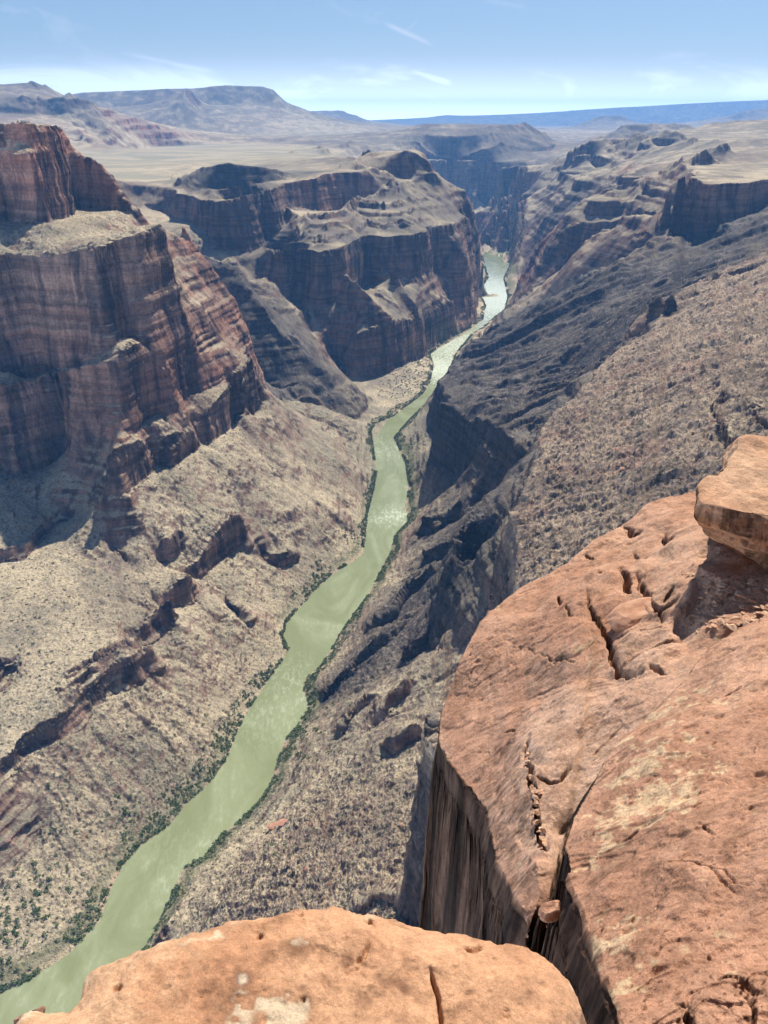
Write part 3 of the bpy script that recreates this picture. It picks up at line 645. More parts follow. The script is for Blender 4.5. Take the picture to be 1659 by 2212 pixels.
def height(x, y, r, full=False):
    px = r * .0013
    xw, yw, k = warp(x, y, r)
    z, dark, red, terr, rub, bd, sx, sy, l1, l2, l3, cd = F.at(xw, yw)
    nc = 1 - cd * sst(r, 900, 2200)
    sl = np.hypot(sx, sy)
    cliff = sst(sl, .85, 1.7)
    land = sst(z, -881, -872)
    sloped = sst(sl, .12, .45)
    # spurs and gullies on the slopes, stretched down the fall line through the domain of the slope vector
    rel = (sloped * (1 - cliff) ** 2 * nc) * sst(bd, 5, 70)
    g = octs(x, y, [420, 210, 105], px, ridged=True, k0=3) * sst(r, 1500, 3500) * .07 * (1 - .7 * sst(r, 5500, 9000))
    g += octs(x, y, [62, 31, 15, 8], px, ridged=True, k0=7) * .028
    z = z + g * rel * (.15 + .85 * sst(terr + rub, .03, .2))
    # rills and chutes following the fall line
    cell = F.st * np.minimum(r, 4500)
    q = (l1 * 15 * (.08 + .07 * dark) + l2 * 6.5 * (.19 + .16 * dark) + l3 * 2.8 * (.19 + .18 * dark)) * cell
    z = z + q * nc * sloped * (1 - cliff) ** 2 * (1 - .8 * sst(sl, .62, 1.0)) * sst(bd, 8, 90) * (1 - .5 * sst(rub, .6, .9)) * RILL
    # strata benches
    for (h, amp, zb) in ((62., .95, BEDS1), (21., .85, BEDS2)):
        zz_ = z + h * (.22 * vn2(x / 700. + h, y / 700.) + .07 * vn2(x / 90., y / 90. + h))
        ph = np.interp(zz_, zb, np.arange(len(zb))); fl = np.floor(ph); fr = ph - fl; ii = np.clip(fl.astype(np.int32), 0, len(zb) - 2)
        st_ = zb[ii] + (zb[ii + 1] - zb[ii]) * sst(fr, .42, .60)
        z = z + (st_ - zz_) * (.35 + .65 * nc) * amp * np.clip(terr * 1.5, 0, 1) * sst(terr, .12, .3) * sst(sl, .22, .5) * (1 - .55 * cliff) * sst(h / px, 1.5, 4) * sst(bd, 5, 30)
    # broken ground
    z = z + octs(x, y, [24, 12, 6, 3, 1.6], px, k0=11) * (.05 + .08 * rub) * land * (.4 + .6 * sloped)
    z = z + octs(x, y, [9, 5, 2.6, 1.4], px, ridged=True, k0=17) * .26 * rub * land
    if not full: return z
    return z, (l2 + l3) * .5, cliff, land, dark, red, terr, rub, bd, sx, sy, sl
def Hq(x, y, r): return height(x, y, r)
A_, R_ = adaptive(Hq, math.radians(-47), math.radians(47), 24, 43500, NA, 3400, NR, sub=2, hid=.15, flat=.6)
print('adaptive', time.time() - T0)
X = (R_ * np.sin(A_)); Y = (R_ * np.cos(A_))
Z, stk, cliff, land, dark, red, terr, rub, bd, sx, sy, sl = height(X, Y, R_, True)
px = R_ * .0013
# boulders: scattered blocks on rubble
def blocks(x, y, lam, dens, px, seed):
    gx, gy = np.floor(x / lam), np.floor(y / lam); out = np.zeros(x.shape, f32)
    for ox in (-1, 0, 1):
        for oy in (-1, 0, 1):
            cx_, cy_ = gx + ox, gy + oy
            ix, iy = cx_.astype(np.int32), cy_.astype(np.int32)
            h1 = TAB2[(ix * 7 + seed) & 511, (iy * 3 + seed) & 511]; h2 = TAB2[(ix * 5 + 91) & 511, (iy * 11 + seed) & 511]; h3 = TAB2[(ix * 3 + seed * 5) & 511, (iy * 7 + 33) & 511]
            dx = x / lam - cx_ - .5 - .3 * h1; dy = y / lam - cy_ - .5 - .3 * h2
            ca, sa = np.cos(h3 * 3), np.sin(h3 * 3)
            u_, v_ = dx * ca + dy * sa, (-dx * sa + dy * ca) * (1.3 + .5 * h1)
            rad = .16 + .26 * np.abs(h2); d = np.maximum(np.abs(u_), np.abs(v_)) * .6 + .4 * np.hypot(u_, v_)
            b = np.clip((rad - d) / (rad * .35), 0, 1) * rad * (.9 + .5 * u_ / rad) * (np.abs(h3) < dens)
            out = np.maximum(out, b.astype(f32))
    return out * lam
def masked(mask, fn):
    out = np.zeros(X.shape, f32); out[mask] = fn(mask); return out
mk = (R_ < 3200) & (rub > .12) & (land > .3) & (cliff < .6)
for lam, dens, sc, rmax, sd_ in ((14, .3, .55, 3200, 3), (7.5, .6, .8, 2600, 9), (4.2, .85, 1.0, 2000, 21), (2.4, .9, 1.0, 1200, 33)):
    m_ = mk & (R_ < rmax)
    bl_ = blocks(X[m_], Y[m_], lam, dens, px[m_], sd_)
    Z[m_] += bl_ * sc * sst(rub[m_], .1, .9) * sst(bd[m_], 4, 20)
    if lam == 14: BL = np.zeros(X.shape, f32)
    BL[m_] = np.maximum(BL[m_], (bl_ > .05 * lam) * (.5 + .5 * sst(rub[m_], .1, .8)))
# overhanging relief of the cliffs: push along the horizontal outward normal with flutes, slabs and strata
nl = np.hypot(sx, sy) + 1e-5; ox, oy = -sx / nl, -sy / nl
mc = (cliff > .02)
xs, ys, zs, ps = X[mc], Y[mc], Z[mc], px[mc]
disp = np.zeros(xs.shape, f32)
for lam, zl, am in ((170, 300, 9), (90, 190, 8), (42, 110, 5.5), (20, 55, 3.2), (9, 30, 1.7), (4.5, 14, .9)):
    disp += am * vn3(xs / lam, ys / lam, zs / zl) * sst(lam / ps, 1.5, 4)
for lam, zl, am in ((260, 17, 3.2), (130, 7, 2.0), (60, 3.2, 1.0)):
    n = vn3(xs / lam, ys / lam, zs / zl); disp += am * np.sign(n) * np.sqrt(np.abs(n)) * sst(zl * 1.3 / ps, 1.2, 3.5)
disp *= cliff[mc]
X[mc] += ox[mc] * disp; Y[mc] += oy[mc] * disp
def true_slope(X, Y, Z):
    ax, ay, az_ = np.gradient(X, axis=0), np.gradient(Y, axis=0), np.gradient(Z, axis=0)
    bx, by, bz = np.gradient(X, axis=1), np.gradient(Y, axis=1), np.gradient(Z, axis=1)
    n_x, n_y, n_z = ay * bz - az_ * by, az_ * bx - ax * bz, ax * by - ay * bx
    return np.hypot(n_x, n_y) / (np.abs(n_z) + 1e-6)
ts = true_slope(X, Y, Z)
print('displaced', time.time() - T0)

# ---- colour of the rock itself
def mixc_(a, b, t): return a + (b - a) * t[..., None]
def C(*c): return np.array(c, f32)
n_a = octs(X, Y, [900, 400], None, k0=2) / 1300; n_b = vn2(X / 70 + 5, Y / 70) * .6 + vn2(X / 24, Y / 24 + 9) * .4
n_c = vn2(X / 9 + 3, Y / 9) * .5 + vn2(X / 3.7, Y / 3.7 + 3) * .5
strat = vn3(X / 500, Y / 500, Z / 14) * .5 + vn3(X / 240 + 7, Y / 240, Z / 5.2) * .3 + vn3(X / 700, Y / 700 + 3, Z / 38) * .6
tal = mixc_(C(.455, .375, .245), C(.325, .278, .185), sst(n_b + n_c * .3, -.5, .5))
tal = mixc_(tal, C(.205, .205, .140), sst(n_a * 1.2 + n_b * .4, .0, .6) * .5)          # sparse scrub tint
tal = mixc_(tal, C(.300, .175, .125), np.clip(red * 1.1, 0, 1) * sst(n_b * .5 + n_a, -.7, .5) * .8)
tal = mixc_(tal, C(.235, .165, .125), sst(-stk + .4 * n_b, .0, .7) * .75)
cl = mixc_(C(.265, .175, .128), C(.365, .162, .098), np.clip(red * 1.25, 0, 1) * sst(strat + n_b * .3, -.9, .5))
cl = mixc_(cl, C(.31, .24, .175), sst(strat, .2, .6) * .6)
varn = vn3(X / 26 + 50, Y / 26, Z / 150) + .6 * vn3(X / 9, Y / 9 + 20, Z / 70) + .3 * vn3(X / 60, Y / 60, Z / 60)
cl = mixc_(cl, C(.060, .046, .042), sst(varn, -.15, .6) * .8)
ck = sst(ts + .15 * n_c, .85, 1.35); col = mixc_(tal, cl, ck)
bas = mixc_(C(.060, .053, .047), C(.175, .150, .120), sst(n_b + .8 * n_c, -.3, .8) * (1 - .8 * ck))
dk = sst(dark + .22 * n_b + .12 * n_c + .15 * vn2(X / 160, Y / 160), .12, .95)
col = mixc_(col, bas, dk)
rubc = mixc_(C(.390, .295, .205), C(.200, .150, .108), sst(n_b * .7 + n_c * .7, -.4, .5)); rubc = mixc_(rubc, C(.32, .195, .14), sst(vn2(X / 33 + 8, Y / 33) + .4 * n_c, .25, .8) * .6)
rm = sst(rub, .55, .95) * sst(dark, .2, .36)
col = mixc_(col, rubc, rm)
bc = (vn2(X / 5.1 + 2, Y / 5.1) * .5 + .5)
blk = BL * (bc > .35) * .75
col = mixc_(col, mixc_(C(.10, .08, .07), C(.33, .24, .18), sst(bc, .45, .9)), blk)
# tan plateau
plat = sst(-dark, -.12, -.02) * sst(R_, 3600, 4600) * (1 - sst(sl, .15, .4))
col = mixc_(col, mixc_(C(.38, .32, .215), C(.27, .245, .17), sst(vn2(X / 330, Y / 140) + .5 * vn2(X / 90, Y / 50), -.4, .6)), plat)
# riverside: damp strip, sand, green scrub ground
ed = bd + 10 * n_b + 4 * n_c
col = mixc_(col, C(.10, .115, .055), sst(-ed, -26, -9) * land * .8 * sst(vn2(X / 120 + 4, Y / 120), -.75, -.2))
col = mixc_(col, C(.42, .30, .21), sst(-bd, -7, -2) * sst(vn2(X / 60 + 31, Y / 60), .15, .4))
shrub = (vn2(X / 2.3 + 9, Y / 2.3 + 1) > .62) & (sl < .8) & (dark < .6) & (R_ < 2600)
col[shrub] = col[shrub] * .35 + C(.05, .06, .028) * .65
fine = vn2(X / 2.9 + 7, Y / 2.9) * .5 + vn2(X / 1.5, Y / 1.5 + 7) * .5; col *= (1 + .26 * np.where(fine < 0, fine * 1.3, fine * .7) * (1 - sst(R_, 1800, 4000)))[..., None]
col = np.clip(col, .01, .8)
m_rock = rock_mat("canyon_rock", [(.22, 3.2, .9), (.9, 1.2, .8)], 1.0, vary=.34, beds=[(.0045, .085, 7, .70, 1.28, 9., .8), (.055, .006, 6, .72, 1.22, 9., .7)])
terrain = grid_mesh("canyon_terrain", X, Y, Z, m_rock, cols=col)
tag(terrain, kind='structure')
print('terrain', time.time() - T0)

# ------------------------------------------------------------------ river
m_w, t, b = new_mat("silty_river_water")
b.inputs['Roughness'].default_value = .16; b.inputs['IOR'].default_value = 1.33
g = t.nodes.new('ShaderNodeNewGeometry')
def wn(sc, det, rgh, dis=0, stretch=None):
    n = t.nodes.new('ShaderNodeTexNoise'); n.inputs['Scale'].default_value = sc; n.inputs['Detail'].default_value = det
    n.inputs['Roughness'].default_value = rgh; n.inputs['Distortion'].default_value = dis
    if stretch:
        mp = t.nodes.new('ShaderNodeMapping'); mp.inputs['Scale'].default_value = stretch; mp.inputs['Rotation'].default_value = (0, 0, math.radians(12))
        t.links.new(g.outputs['Position'], mp.inputs['Vector']); t.links.new(mp.outputs[0], n.inputs['Vector'])
    else: t.links.new(g.outputs['Position'], n.inputs['Vector'])
    return n.outputs[0]
foam_glare_a = t.nodes.new('ShaderNodeAttribute'); foam_glare_a.attribute_name = 'foam'
n_big = wn(.012, 5, .6, 1.5, (1, .45, 1)); n_fin = wn(.16, 6, .7, .8, (1, .4, 1)); n_rip = wn(.35, 5, .65, 0, (1, .5, 1))
fm = mth('MULTIPLY', mth('ADD', mr(n_fin, .46, .66, tree=t), mth('MULTIPLY', foam_glare_a.outputs['Fac'], .35, tree=t), tree=t), mth('ADD', mr(n_big, .50, .66, .0, .16, tree=t), foam_glare_a.outputs['Fac'], tree=t), tree=t, clamp=True)
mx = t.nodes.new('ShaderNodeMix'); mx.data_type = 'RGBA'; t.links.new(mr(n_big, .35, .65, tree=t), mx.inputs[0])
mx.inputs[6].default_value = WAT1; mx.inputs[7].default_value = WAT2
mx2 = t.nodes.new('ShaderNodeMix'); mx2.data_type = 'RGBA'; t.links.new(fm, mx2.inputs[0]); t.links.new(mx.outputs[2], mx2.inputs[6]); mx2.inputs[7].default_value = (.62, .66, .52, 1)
t.links.new(mx2.outputs[2], b.inputs['Base Color'])
bp = t.nodes.new('ShaderNodeBump'); bp.inputs['Strength'].default_value = .5; bp.inputs['Distance'].default_value = .5; t.links.new(n_rip, bp.inputs['Height']); t.links.new(bp.outputs[0], b.inputs['Normal'])
def resamp(line, n):
    P = np.array(line)[:, :2]; s = np.concatenate([[0], np.cumsum(np.hypot(*np.diff(P, axis=0).T))])
    return P, s
nS, nW = 700, 14
cl_ = np.array(CEN); scl = np.concatenate([[0], np.cumsum(np.hypot(*np.diff(cl_, axis=0).T))])
def side(line):
    P = np.array(line)[:, :2]; out = []
    s = np.concatenate([[0], np.cumsum(np.hypot(*np.diff(P, axis=0).T))]); t_ = np.linspace(0, 1, nS)
    return P, s
# ribbon: centre line samples, width reaching past both banks under the ground
tt = np.linspace(0, scl[-1], nS); cx_ = np.interp(tt, scl, cl_[:, 0]); cy_ = np.interp(tt, scl, cl_[:, 1])
k = 25
pad = lambda q: np.convolve(np.pad(q, k // 2, mode='edge'), np.ones(k) / k, 'valid')
cx_, cy_ = pad(cx_), pad(cy_)
tx, ty = np.gradient(cx_), np.gradient(cy_); tl = np.hypot(tx, ty); tx, ty = tx / tl, ty / tl
off = np.linspace(-1, 1, nW)[:, None] * (78 + 60 * sst(cy_, 3300, 5000))[None]
RX = cx_[None] + off * ty[None]; RY = cy_[None] - off * tx[None]; RZ = np.full(RX.shape, RIV_Z)
foam = np.zeros(RX.shape, f32)
for (fx, fy, fr, am) in ((945, 800, 190, 1.3), (975, 745, 220, 1.0), (850, 1115, 60, .6), (855, 970, 110, .35), (640, 1470, 70, .25), (1072, 640, 750, 1.5), (560, 1560, 60, .18), (400, 1850, 60, .12)):  # white water of the rapids; the widest far spot is sun glare painted white
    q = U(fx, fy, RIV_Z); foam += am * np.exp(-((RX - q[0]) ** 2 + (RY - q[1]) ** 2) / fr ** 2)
river = grid_mesh("river_water", RX, RY, RZ, m_w, extra={'foam': foam})
tag(river, kind='structure')
# ------------------------------------------------------------------ the sandstone rim at the viewer's feet
def hit(Hfun, px_, py_, r0, r1, n=6000):
    x, y, d = ray(px_, py_); h = math.hypot(x, y); r = np.exp(np.linspace(math.log(r0), math.log(r1), n))
    xs_, ys_ = x / h * r, y / h * r; z = Hfun(xs_, ys_); zr = d / h * r
    k = np.argmax(zr <= z); return (float(xs_[k]), float(ys_[k]), float(z[k]))
G = Field(math.radians(-6), math.radians(64), .3, 34, math.radians(.12), 1)
N0, N1 = (0,), (1,)
SA = Us([(1760,960,-3.05),(1700,985,-3.1),(1600,1020,-3.15),(1524,1048,-3.2),(1460,1074,-3.25),(1395,1098,-3.3),(1365,1124,-3.34),(1335,1138,-3.4),(1280,1172,-3.45),(1230,1218,-3.55),
         (1180,1248,-3.65),(1130,1273,-3.75),(1090,1302,-3.8),(1055,1337,-3.85),(1020,1392,-3.95),(982,1456,-4.05),(958,1510,-4.13),(946,1560,-4.2)])
FE = Us([(948,1600,-4.22),(972,1630,-4.15),(1012,1685,-4.05),(1045,1740,-3.95),(1060,1800,-3.85),(1071,1850,-3.75),(1095,1900,-3.65),(1112,1960,-3.6),(1140,2010,-3.55),(1168,2055,-3.52),(1172,2062,-3.5)])
G.line(SA + FE[:-1], N0)
cen = np.array([1.6, 3.6])
def outw(line, d, z=None, dz=None):
    out = []
    for i, p in enumerate(line):
        a = line[max(i - 1, 0)]; b = line[min(i + 1, len(line) - 1)]; dx, dy = b[0] - a[0], b[1] - a[1]; l = math.hypot(dx, dy)
        n = np.array([dy / l, -dx / l]); q = np.array(p[:2])
        if np.dot(n, q - cen) < 0: n = -n
        q = q + n * (d[i] if isinstance(d, list) else d); out.append((q[0], q[1], z if z is not None else p[2] + dz))
    return out
def tp(d, m): return [d if i < len(SA) - 8 else max(m, d * (len(SA) - 1 - i) / 8.) for i in range(len(SA))]
G.line(outw(SA, tp(.22, .05), dz=-.35), N0); G.line(outw(SA, tp(.40, .09), dz=-1.8), N0); G.line(outw(SA, tp(.6, .13), dz=-14), N0); G.line(outw(SA, tp(.9, .18), dz=-45), N0)
G.line(outw(SA[:-1], -.3, dz=.10), N0)
G.line(outw(SA[-1:] + FE, .03, dz=-.25), N0); G.line(outw(SA[-1:] + FE, .05, dz=-3.0), N0); G.line(outw(SA[-1:] + FE, .08, dz=-15), N0); G.line(outw(FE, .13, dz=-42), N0)
G.line([(.15, 4.0, -45), (.12, 5.0, -45), (.4, 7.0, -45), (2.5, 9.5, -45), (5.5, 11.5, -45)], N0)
G.line([(.05, 3.3, -45), (.15, 2.4, -45), (.3, 1.95, -45), (.40, 1.6, -40)], N0)
G.line([(-.6, 20., -60), (6., 24., -60), (16., 22., -60)], N0); G.line([(.0, .6, -45), (.0, 10., -50)], N0)
G.line(Us([(1500,1210,-2.82),(1560,1240,-2.74),(1650,1240,-2.66),(1720,1230,-2.6)]), N0)
G.line(Us([(1500,1300,-2.82),(1580,1320,-2.72),(1680,1310,-2.62)]), N0)
G.line(Us([(1530,1120,-3.02),(1620,1110,-2.95),(1700,1090,-2.9)]), N0)
G.line(Us([(1400,1290,-3.06),(1440,1230,-3.05),(1470,1160,-3.12)]), N0)
G.line(Us([(1200,1420,-3.5),(1280,1400,-3.34),(1340,1440,-3.2),(1400,1450,-3.06)]), N0)
G.line(Us([(1120,1560,-3.72),(1200,1560,-3.5),(1280,1540,-3.3),(1350,1500,-3.12)]), N0)
G.line(Us([(1090,1640,-3.8),(1110,1740,-3.66),(1125,1820,-3.55),(1150,1900,-3.48)]), N0)
G.line(Us([(1150,1570,-3.6),(1150,1650,-3.5),(1160,1740,-3.42),(1175,1830,-3.42)]), N0)
GB = Us([(1720,1310,-2.68),(1659,1342,-2.76),(1580,1377,-2.84),(1520,1427,-2.9),(1470,1482,-2.97),(1430,1517,-3.03),(1380,1562,-3.1),(1330,1607,-3.17),(1285,1682,-3.27),(1240,1752,-3.4),(1215,1830,-3.6)])
G.line(GB, N1)
G.line(Us([(1205,1835,-3.42),(1200,1900,-3.43),(1192,1960,-3.47),(1186,2010,-3.5)]), N0)
G.line([(1.0, 2.78, -3.62), (.93, 2.60, -3.95), (.84, 2.46, -4.6), (.765, 2.34, -6), (.70, 2.2, -9), (.63, 1.95, -12), (.54, 1.5, -12), (.49, 1.1, -12), (.44, .8, -12)], N1)
G.line(Us([(1110,1800,-3.6),(1150,1850,-3.46),(1165,1930,-3.46),(1150,1990,-3.52)]), N0)
EB = Us([(1720,1300,-2.42),(1659,1334,-2.5),(1580,1370,-2.55),(1520,1419,-2.6),(1470,1473,-2.62),(1430,1508,-2.65),(1380,1553,-2.68),(1330,1600,-2.7),(1280,1674,-2.66),(1232,1752,-2.62),(1210,1820,-2.58)])
G.line(EB, N1)
EC = Us([(1222,1856,-2.50),(1262,1930,-2.36),(1292,2010,-2.24),(1322,2090,-2.1),(1362,2212,-1.9)]) + [(.50, .75, -1.8), (.43, .45, -1.75), (.38, .3, -1.75)]
G.line(EB[-2:] + EC, N1)
G.line([(x - .035, y, z - .05) for x, y, z in EC], N1); G.line([(x - .06, y, z - .20) for x, y, z in EC], N1); G.line([(x - .075, y, z - .7) for x, y, z in EC], N1); G.line([(x - .09, y, z - 5) for x, y, z in EC], N1)
G.line(Us([(1330,1850,-2.36),(1380,1700,-2.42),(1480,1560,-2.45),(1600,1440,-2.42),(1720,1380,-2.34)]), N1)
G.line(Us([(1450,2000,-2.04),(1500,1850,-2.14),(1600,1650,-2.2),(1720,1500,-2.18)]), N1)
G.line(Us([(1500,2212,-1.82),(1600,2000,-1.9),(1700,1850,-1.9)]) + [(2.2, 2.4, -1.85)], N1)
G.line([(1.0, .5, -1.7), (2.0, 1.2, -1.65), (4.0, 2.4, -1.7), (7.0, 4.5, -2.0)], N1)
G.line([(3.6, 3.8, -2.3), (5.5, 5.5, -2.6), (6.5, 8.0, -3.1)], N1)
G.solve(80)
def GH0(x, y):
    return G.at(x, y, [0])[0]
def PX(pts, z0=.5, z1=14):
    return [hit(GH0, a, b, z0, z1) for a, b in pts]
# joints: (points, width, depth)
JO = [([(1262,1299),(1280,1335),(1300,1355),(1317,1380),(1322,1420),(1340,1445),(1362,1453),(1385,1450)], .022, .10),
      ([(1340,1240),(1355,1262),(1362,1280)], .03, .12), ([(1378,1245),(1394,1270),(1400,1290),(1425,1305),(1432,1330)], .03, .12),
      ([(1436,1290),(1444,1278),(1460,1262)], .02, .06),
      ([(1320,1345),(1360,1335),(1398,1318),(1440,1312)], .02, .05), ([(1330,1372),(1390,1360),(1440,1350)], .014, .03),
      ([(1340,1440),(1370,1420),(1405,1402),(1440,1385),(1480,1362)], .018, .05), ([(1397,1440),(1420,1445),(1440,1455)], .02, .04),
      ([(1178,1440),(1240,1425),(1290,1392)], .012, .02), ([(1180,1425),(1210,1428),(1245,1432)], .010, .02), ([(1220,1330),(1228,1350)], .015, .05), ([(1202,1317),(1208,1332)], .014, .05),
      ([(1345,1138),(1362,1140),(1366,1155),(1385,1150)], .03, .10), ([(1434,1148),(1446,1172),(1455,1158)], .03, .09), ([(1370,1185),(1388,1198),(1400,1195)], .02, .05),
      ([(1265,1195),(1283,1208)], .02, .05), ([(1290,1256),(1300,1266)], .02, .05), ([(1420,1310),(1440,1300),(1470,1282)], .02, .05),
      ([(1138,1600),(1140,1640),(1158,1690),(1163,1740),(1172,1790),(1185,1830)], .018, .16), ([(1120,1500),(1180,1480),(1250,1462),(1330,1450)], .010, .015),
      ([(1085,1575),(1105,1568),(1112,1575)], .012, .03), ([(1090,1400),(1150,1410),(1200,1432),(1240,1432)], .008, .012),
      ([(1165,1665),(1190,1672),(1215,1668),(1240,1640)], .016, .05), 
      ([(1380,1790),(1395,1780),(1412,1777)], .010, .02), ([(1515,1791),(1535,1803),(1557,1815)], .008, .02), ([(1345,1812),(1365,1800),(1378,1790)], .010, .02),
      ([(1400,1880),(1470,1872),(1500,1876),(1560,1880),(1600,1900),(1659,1905)], .006, .012), ([(1530,1878),(1560,1900),(1605,1918)], .006, .014),
      ([(1560,2100),(1585,2080),(1610,2080),(1625,2120),(1628,2170)], .008, .02), ([(1485,2155),(1500,2180),(1497,2212)], .010, .04), ([(1620,2080),(1632,2110),(1625,2212)], .007, .025),
      ([(1550,2212),(1560,2200),(1580,2195)], .01, .03), ([(1560,1500),(1590,1490),(1602,1480)], .010, .02), ([(1540,1415),(1580,1412),(1600,1405)], .008, .012), ([(1600,1360),(1640,1358)], .008, .012),
      ([(1480,1560),(1520,1540),(1600,1490)], .006, .008), ([(1275,1620),(1310,1590),(1345,1560)], .012, .02)]
JW = [(np.array(PX(p)), w_, d_) for p, w_, d_ in JO]
def carve(x, y, JW, wob=.012):
    dz = np.zeros(x.shape, f32); xw = x + wob * vn2(x * 14, y * 14) + wob * .4 * vn2(x * 45, y * 45); yw = y + wob * vn2(x * 14 + 9, y * 14 + 4) + wob * .4 * vn2(x * 45, y * 45 + 7)
    for P, w_, d_ in JW:
        bx = (x > P[:, 0].min() - .2) & (x < P[:, 0].max() + .2) & (y > P[:, 1].min() - .2) & (y < P[:, 1].max() + .2)
        if not bx.any(): continue
        xx, yy = xw[bx], yw[bx]; best = np.full(xx.shape, 9., f32); tp = np.zeros(xx.shape, f32); n = len(P) - 1
        for i in range(n):
            ax, ay, ex, ey = P[i][0], P[i][1], P[i + 1][0], P[i + 1][1]; dx, dy = ex - ax, ey - ay
            t = np.clip(((xx - ax) * dx + (yy - ay) * dy) / (dx * dx + dy * dy + 1e-9), 0, 1); d = np.hypot(xx - ax - t * dx, yy - ay - t * dy)
            m = d < best; best[m] = d[m]; tp[m] = ((i + t) / n)[m]
        taper = np.clip(4 * np.minimum(tp + .04, 1.04 - tp), .15, 1); ww = w_ * taper
        dz[bx] += (d_ * taper * (1 - sst(best / ww, .25, 1.0)) + d_ * .25 * np.exp(-(best / (ww * 4)) ** 2)).astype(f32)
    return dz
def sand_relief(x, y, px, sc=1.0):
    h = octs(x, y, [1.3, .6], px, k0=4) * .06
    h += octs(x, y, [.30, .15, .075, .036, .018, .009, .0045], px, k0=9) * .045
    h += octs(x, y, [.11, .05, .024, .012], px, ridged=True, k0=19) * .014
    # flaking: low plates with crisp edges
    for lam, st_, k in ((.42, .016, 3), (.17, .006, 8), (.08, .003, 15)):
        xr, yr = rot(x / lam, y / (lam * .6), k); n = vn2(xr + .3 * vn2(xr * 4, yr * 4), yr + .3 * vn2(xr * 4 + 5, yr * 4)) * 2.2
        fl = np.floor(n); fr = n - fl; h += (fl + sst(fr, .46, .54)) * st_ * .55
    return h * sc
def pits(x, y, lam, dens, depth, seed):
    gx, gy = np.floor(x / lam), np.floor(y / lam); out = np.zeros(x.shape, f32)
    for ox_ in (-1, 0, 1):
        for oy_ in (-1, 0, 1):
            ix, iy = (gx + ox_).astype(np.int32), (gy + oy_).astype(np.int32)
            h1 = TAB2[(ix * 7 + seed) & 511, (iy * 3 + seed) & 511]; h2 = TAB2[(ix * 5 + 91) & 511, (iy * 11 + seed) & 511]; h3 = TAB2[(ix * 3 + seed * 5) & 511, (iy * 7 + 33) & 511]
            dx = x / lam - gx - ox_ - .5 - .4 * h1; dy = (y / lam - gy - oy_ - .5 - .4 * h2)
            ca, sa = .8 + .2 * h3, .6 * h2; u_, v_ = dx * ca + dy * sa, (-dx * sa + dy * ca) * 1.7
            out = np.maximum(out, np.clip(1 - (np.hypot(u_, v_) / (.10 + .22 * np.abs(h1))) ** 2, 0, 1) * (np.abs(h3) < dens))
    return out * depth
def Hg(x, y, r):
    px = r * .0014
    xw = x + .02 * vn2(x * 3, y * 3) + .01 * vn2(x * 9, y * 9) + .005 * vn2(x * 25, y * 25); yw = y + .02 * vn2(x * 3 + 8, y * 3) + .01 * vn2(x * 9, y * 9 + 3) + .005 * vn2(x * 25 + 5, y * 25)
    k = sst(r, .7, 1.4) * .7
    z = G.at(x + (xw - x) * k, y + (yw - y) * k, [0])[0]
    return z + sand_relief(x, y, px)
ga0, ga1 = math.radians(-3), math.radians(58)
A2, R2_ = adaptive(Hg, ga0, ga1, .42, 14, NGA, 1500, NGR, sub=2, hid=.05, flat=.7)
X2, Y2 = R2_ * np.sin(A2), R2_ * np.cos(A2)
Z2 = Hg(X2, Y2, R2_)
e_ = .02
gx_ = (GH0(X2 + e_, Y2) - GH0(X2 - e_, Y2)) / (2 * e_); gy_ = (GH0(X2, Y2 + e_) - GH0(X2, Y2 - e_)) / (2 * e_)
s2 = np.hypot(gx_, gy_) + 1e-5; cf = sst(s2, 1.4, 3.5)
for bx_, by_, br_, ba_ in ((1395,1402,.20,.07),(1400,1345,.16,.05),(1440,1290,.18,.07),(1290,1400,.26,.04),(1230,1400,.25,.035),(1120,1700,.16,.05),(1150,1930,.14,.05),(1500,1170,.3,.06),(1330,1240,.25,.05),(1240,1300,.3,.05),(1180,1560,.3,.05),(1500,1600,.35,.05),(1600,1800,.3,.05),(1400,1950,.22,.04)):
    q = hit(GH0, bx_, by_, .5, 12, 2500); dd = np.hypot(X2 - q[0] + .04 * vn2(X2 * 6, Y2 * 6), (Y2 - q[1]) * .8 + .04 * vn2(X2 * 6 + 3, Y2 * 6)) / br_; Z2 += ba_ * (1 - sst(dd, .55, 1.15)) * (1 - cf)
Z2 -= carve(X2, Y2, JW) * (1 - cf)
Z2 -= (pits(X2, Y2, .11, .3, .016, 5) + pits(X2, Y2, .042, .5, .009, 15) + pits(X2, Y2, .02, .6, .005, 25)) * (1 - cf) * (.25 + .75 * sst(vn2(X2 * 1.6 + 4, Y2 * 1.6), -.2, .3))
dp = np.zeros(X2.shape, f32)
for lam, zl, am in ((.5, 2.4, .035), (.2, 1.2, .022), (.08, .6, .014), (.03, .25, .006)):
    n = vn3(X2 / lam, Y2 / lam, Z2 / zl); dp += am * n
for zl, am in ((.28, .02), (.09, .008)):
    n = vn3(X2 / 1.5, Y2 / 1.5, Z2 / zl); dp += am * n
dp *= cf; X2 = X2 - gx_ / s2 * dp; Y2 = Y2 - gy_ / s2 * dp
bb, = G.at(X2, Y2, [1])
def sand_colour(x, y, z, steep, pale=.0, varnish=.5):
    a_ = vn3(x * 1.3, y * 1.3, z * 3) * .6 + vn3(x * 4, y * 4, z * 12) * .4; b_ = vn3(x * 14, y * 14, z * 30) * .6 + vn3(x * 45, y * 45, z * 60) * .4
    c = mixc_(C(*SAND1), C(*SAND2), sst(a_ + .3 * b_, -.6, .6))
    c = mixc_(c, C(*SAND3), sst(vn3(x * .9 + 7, y * .9, z * 2) + .35 * b_, .0, .6) * .7)
    c = mixc_(c, c * .78, sst(b_, .1, .6))
    return c, a_, b_
c2, a_, b_ = sand_colour(X2, Y2, Z2, cf)
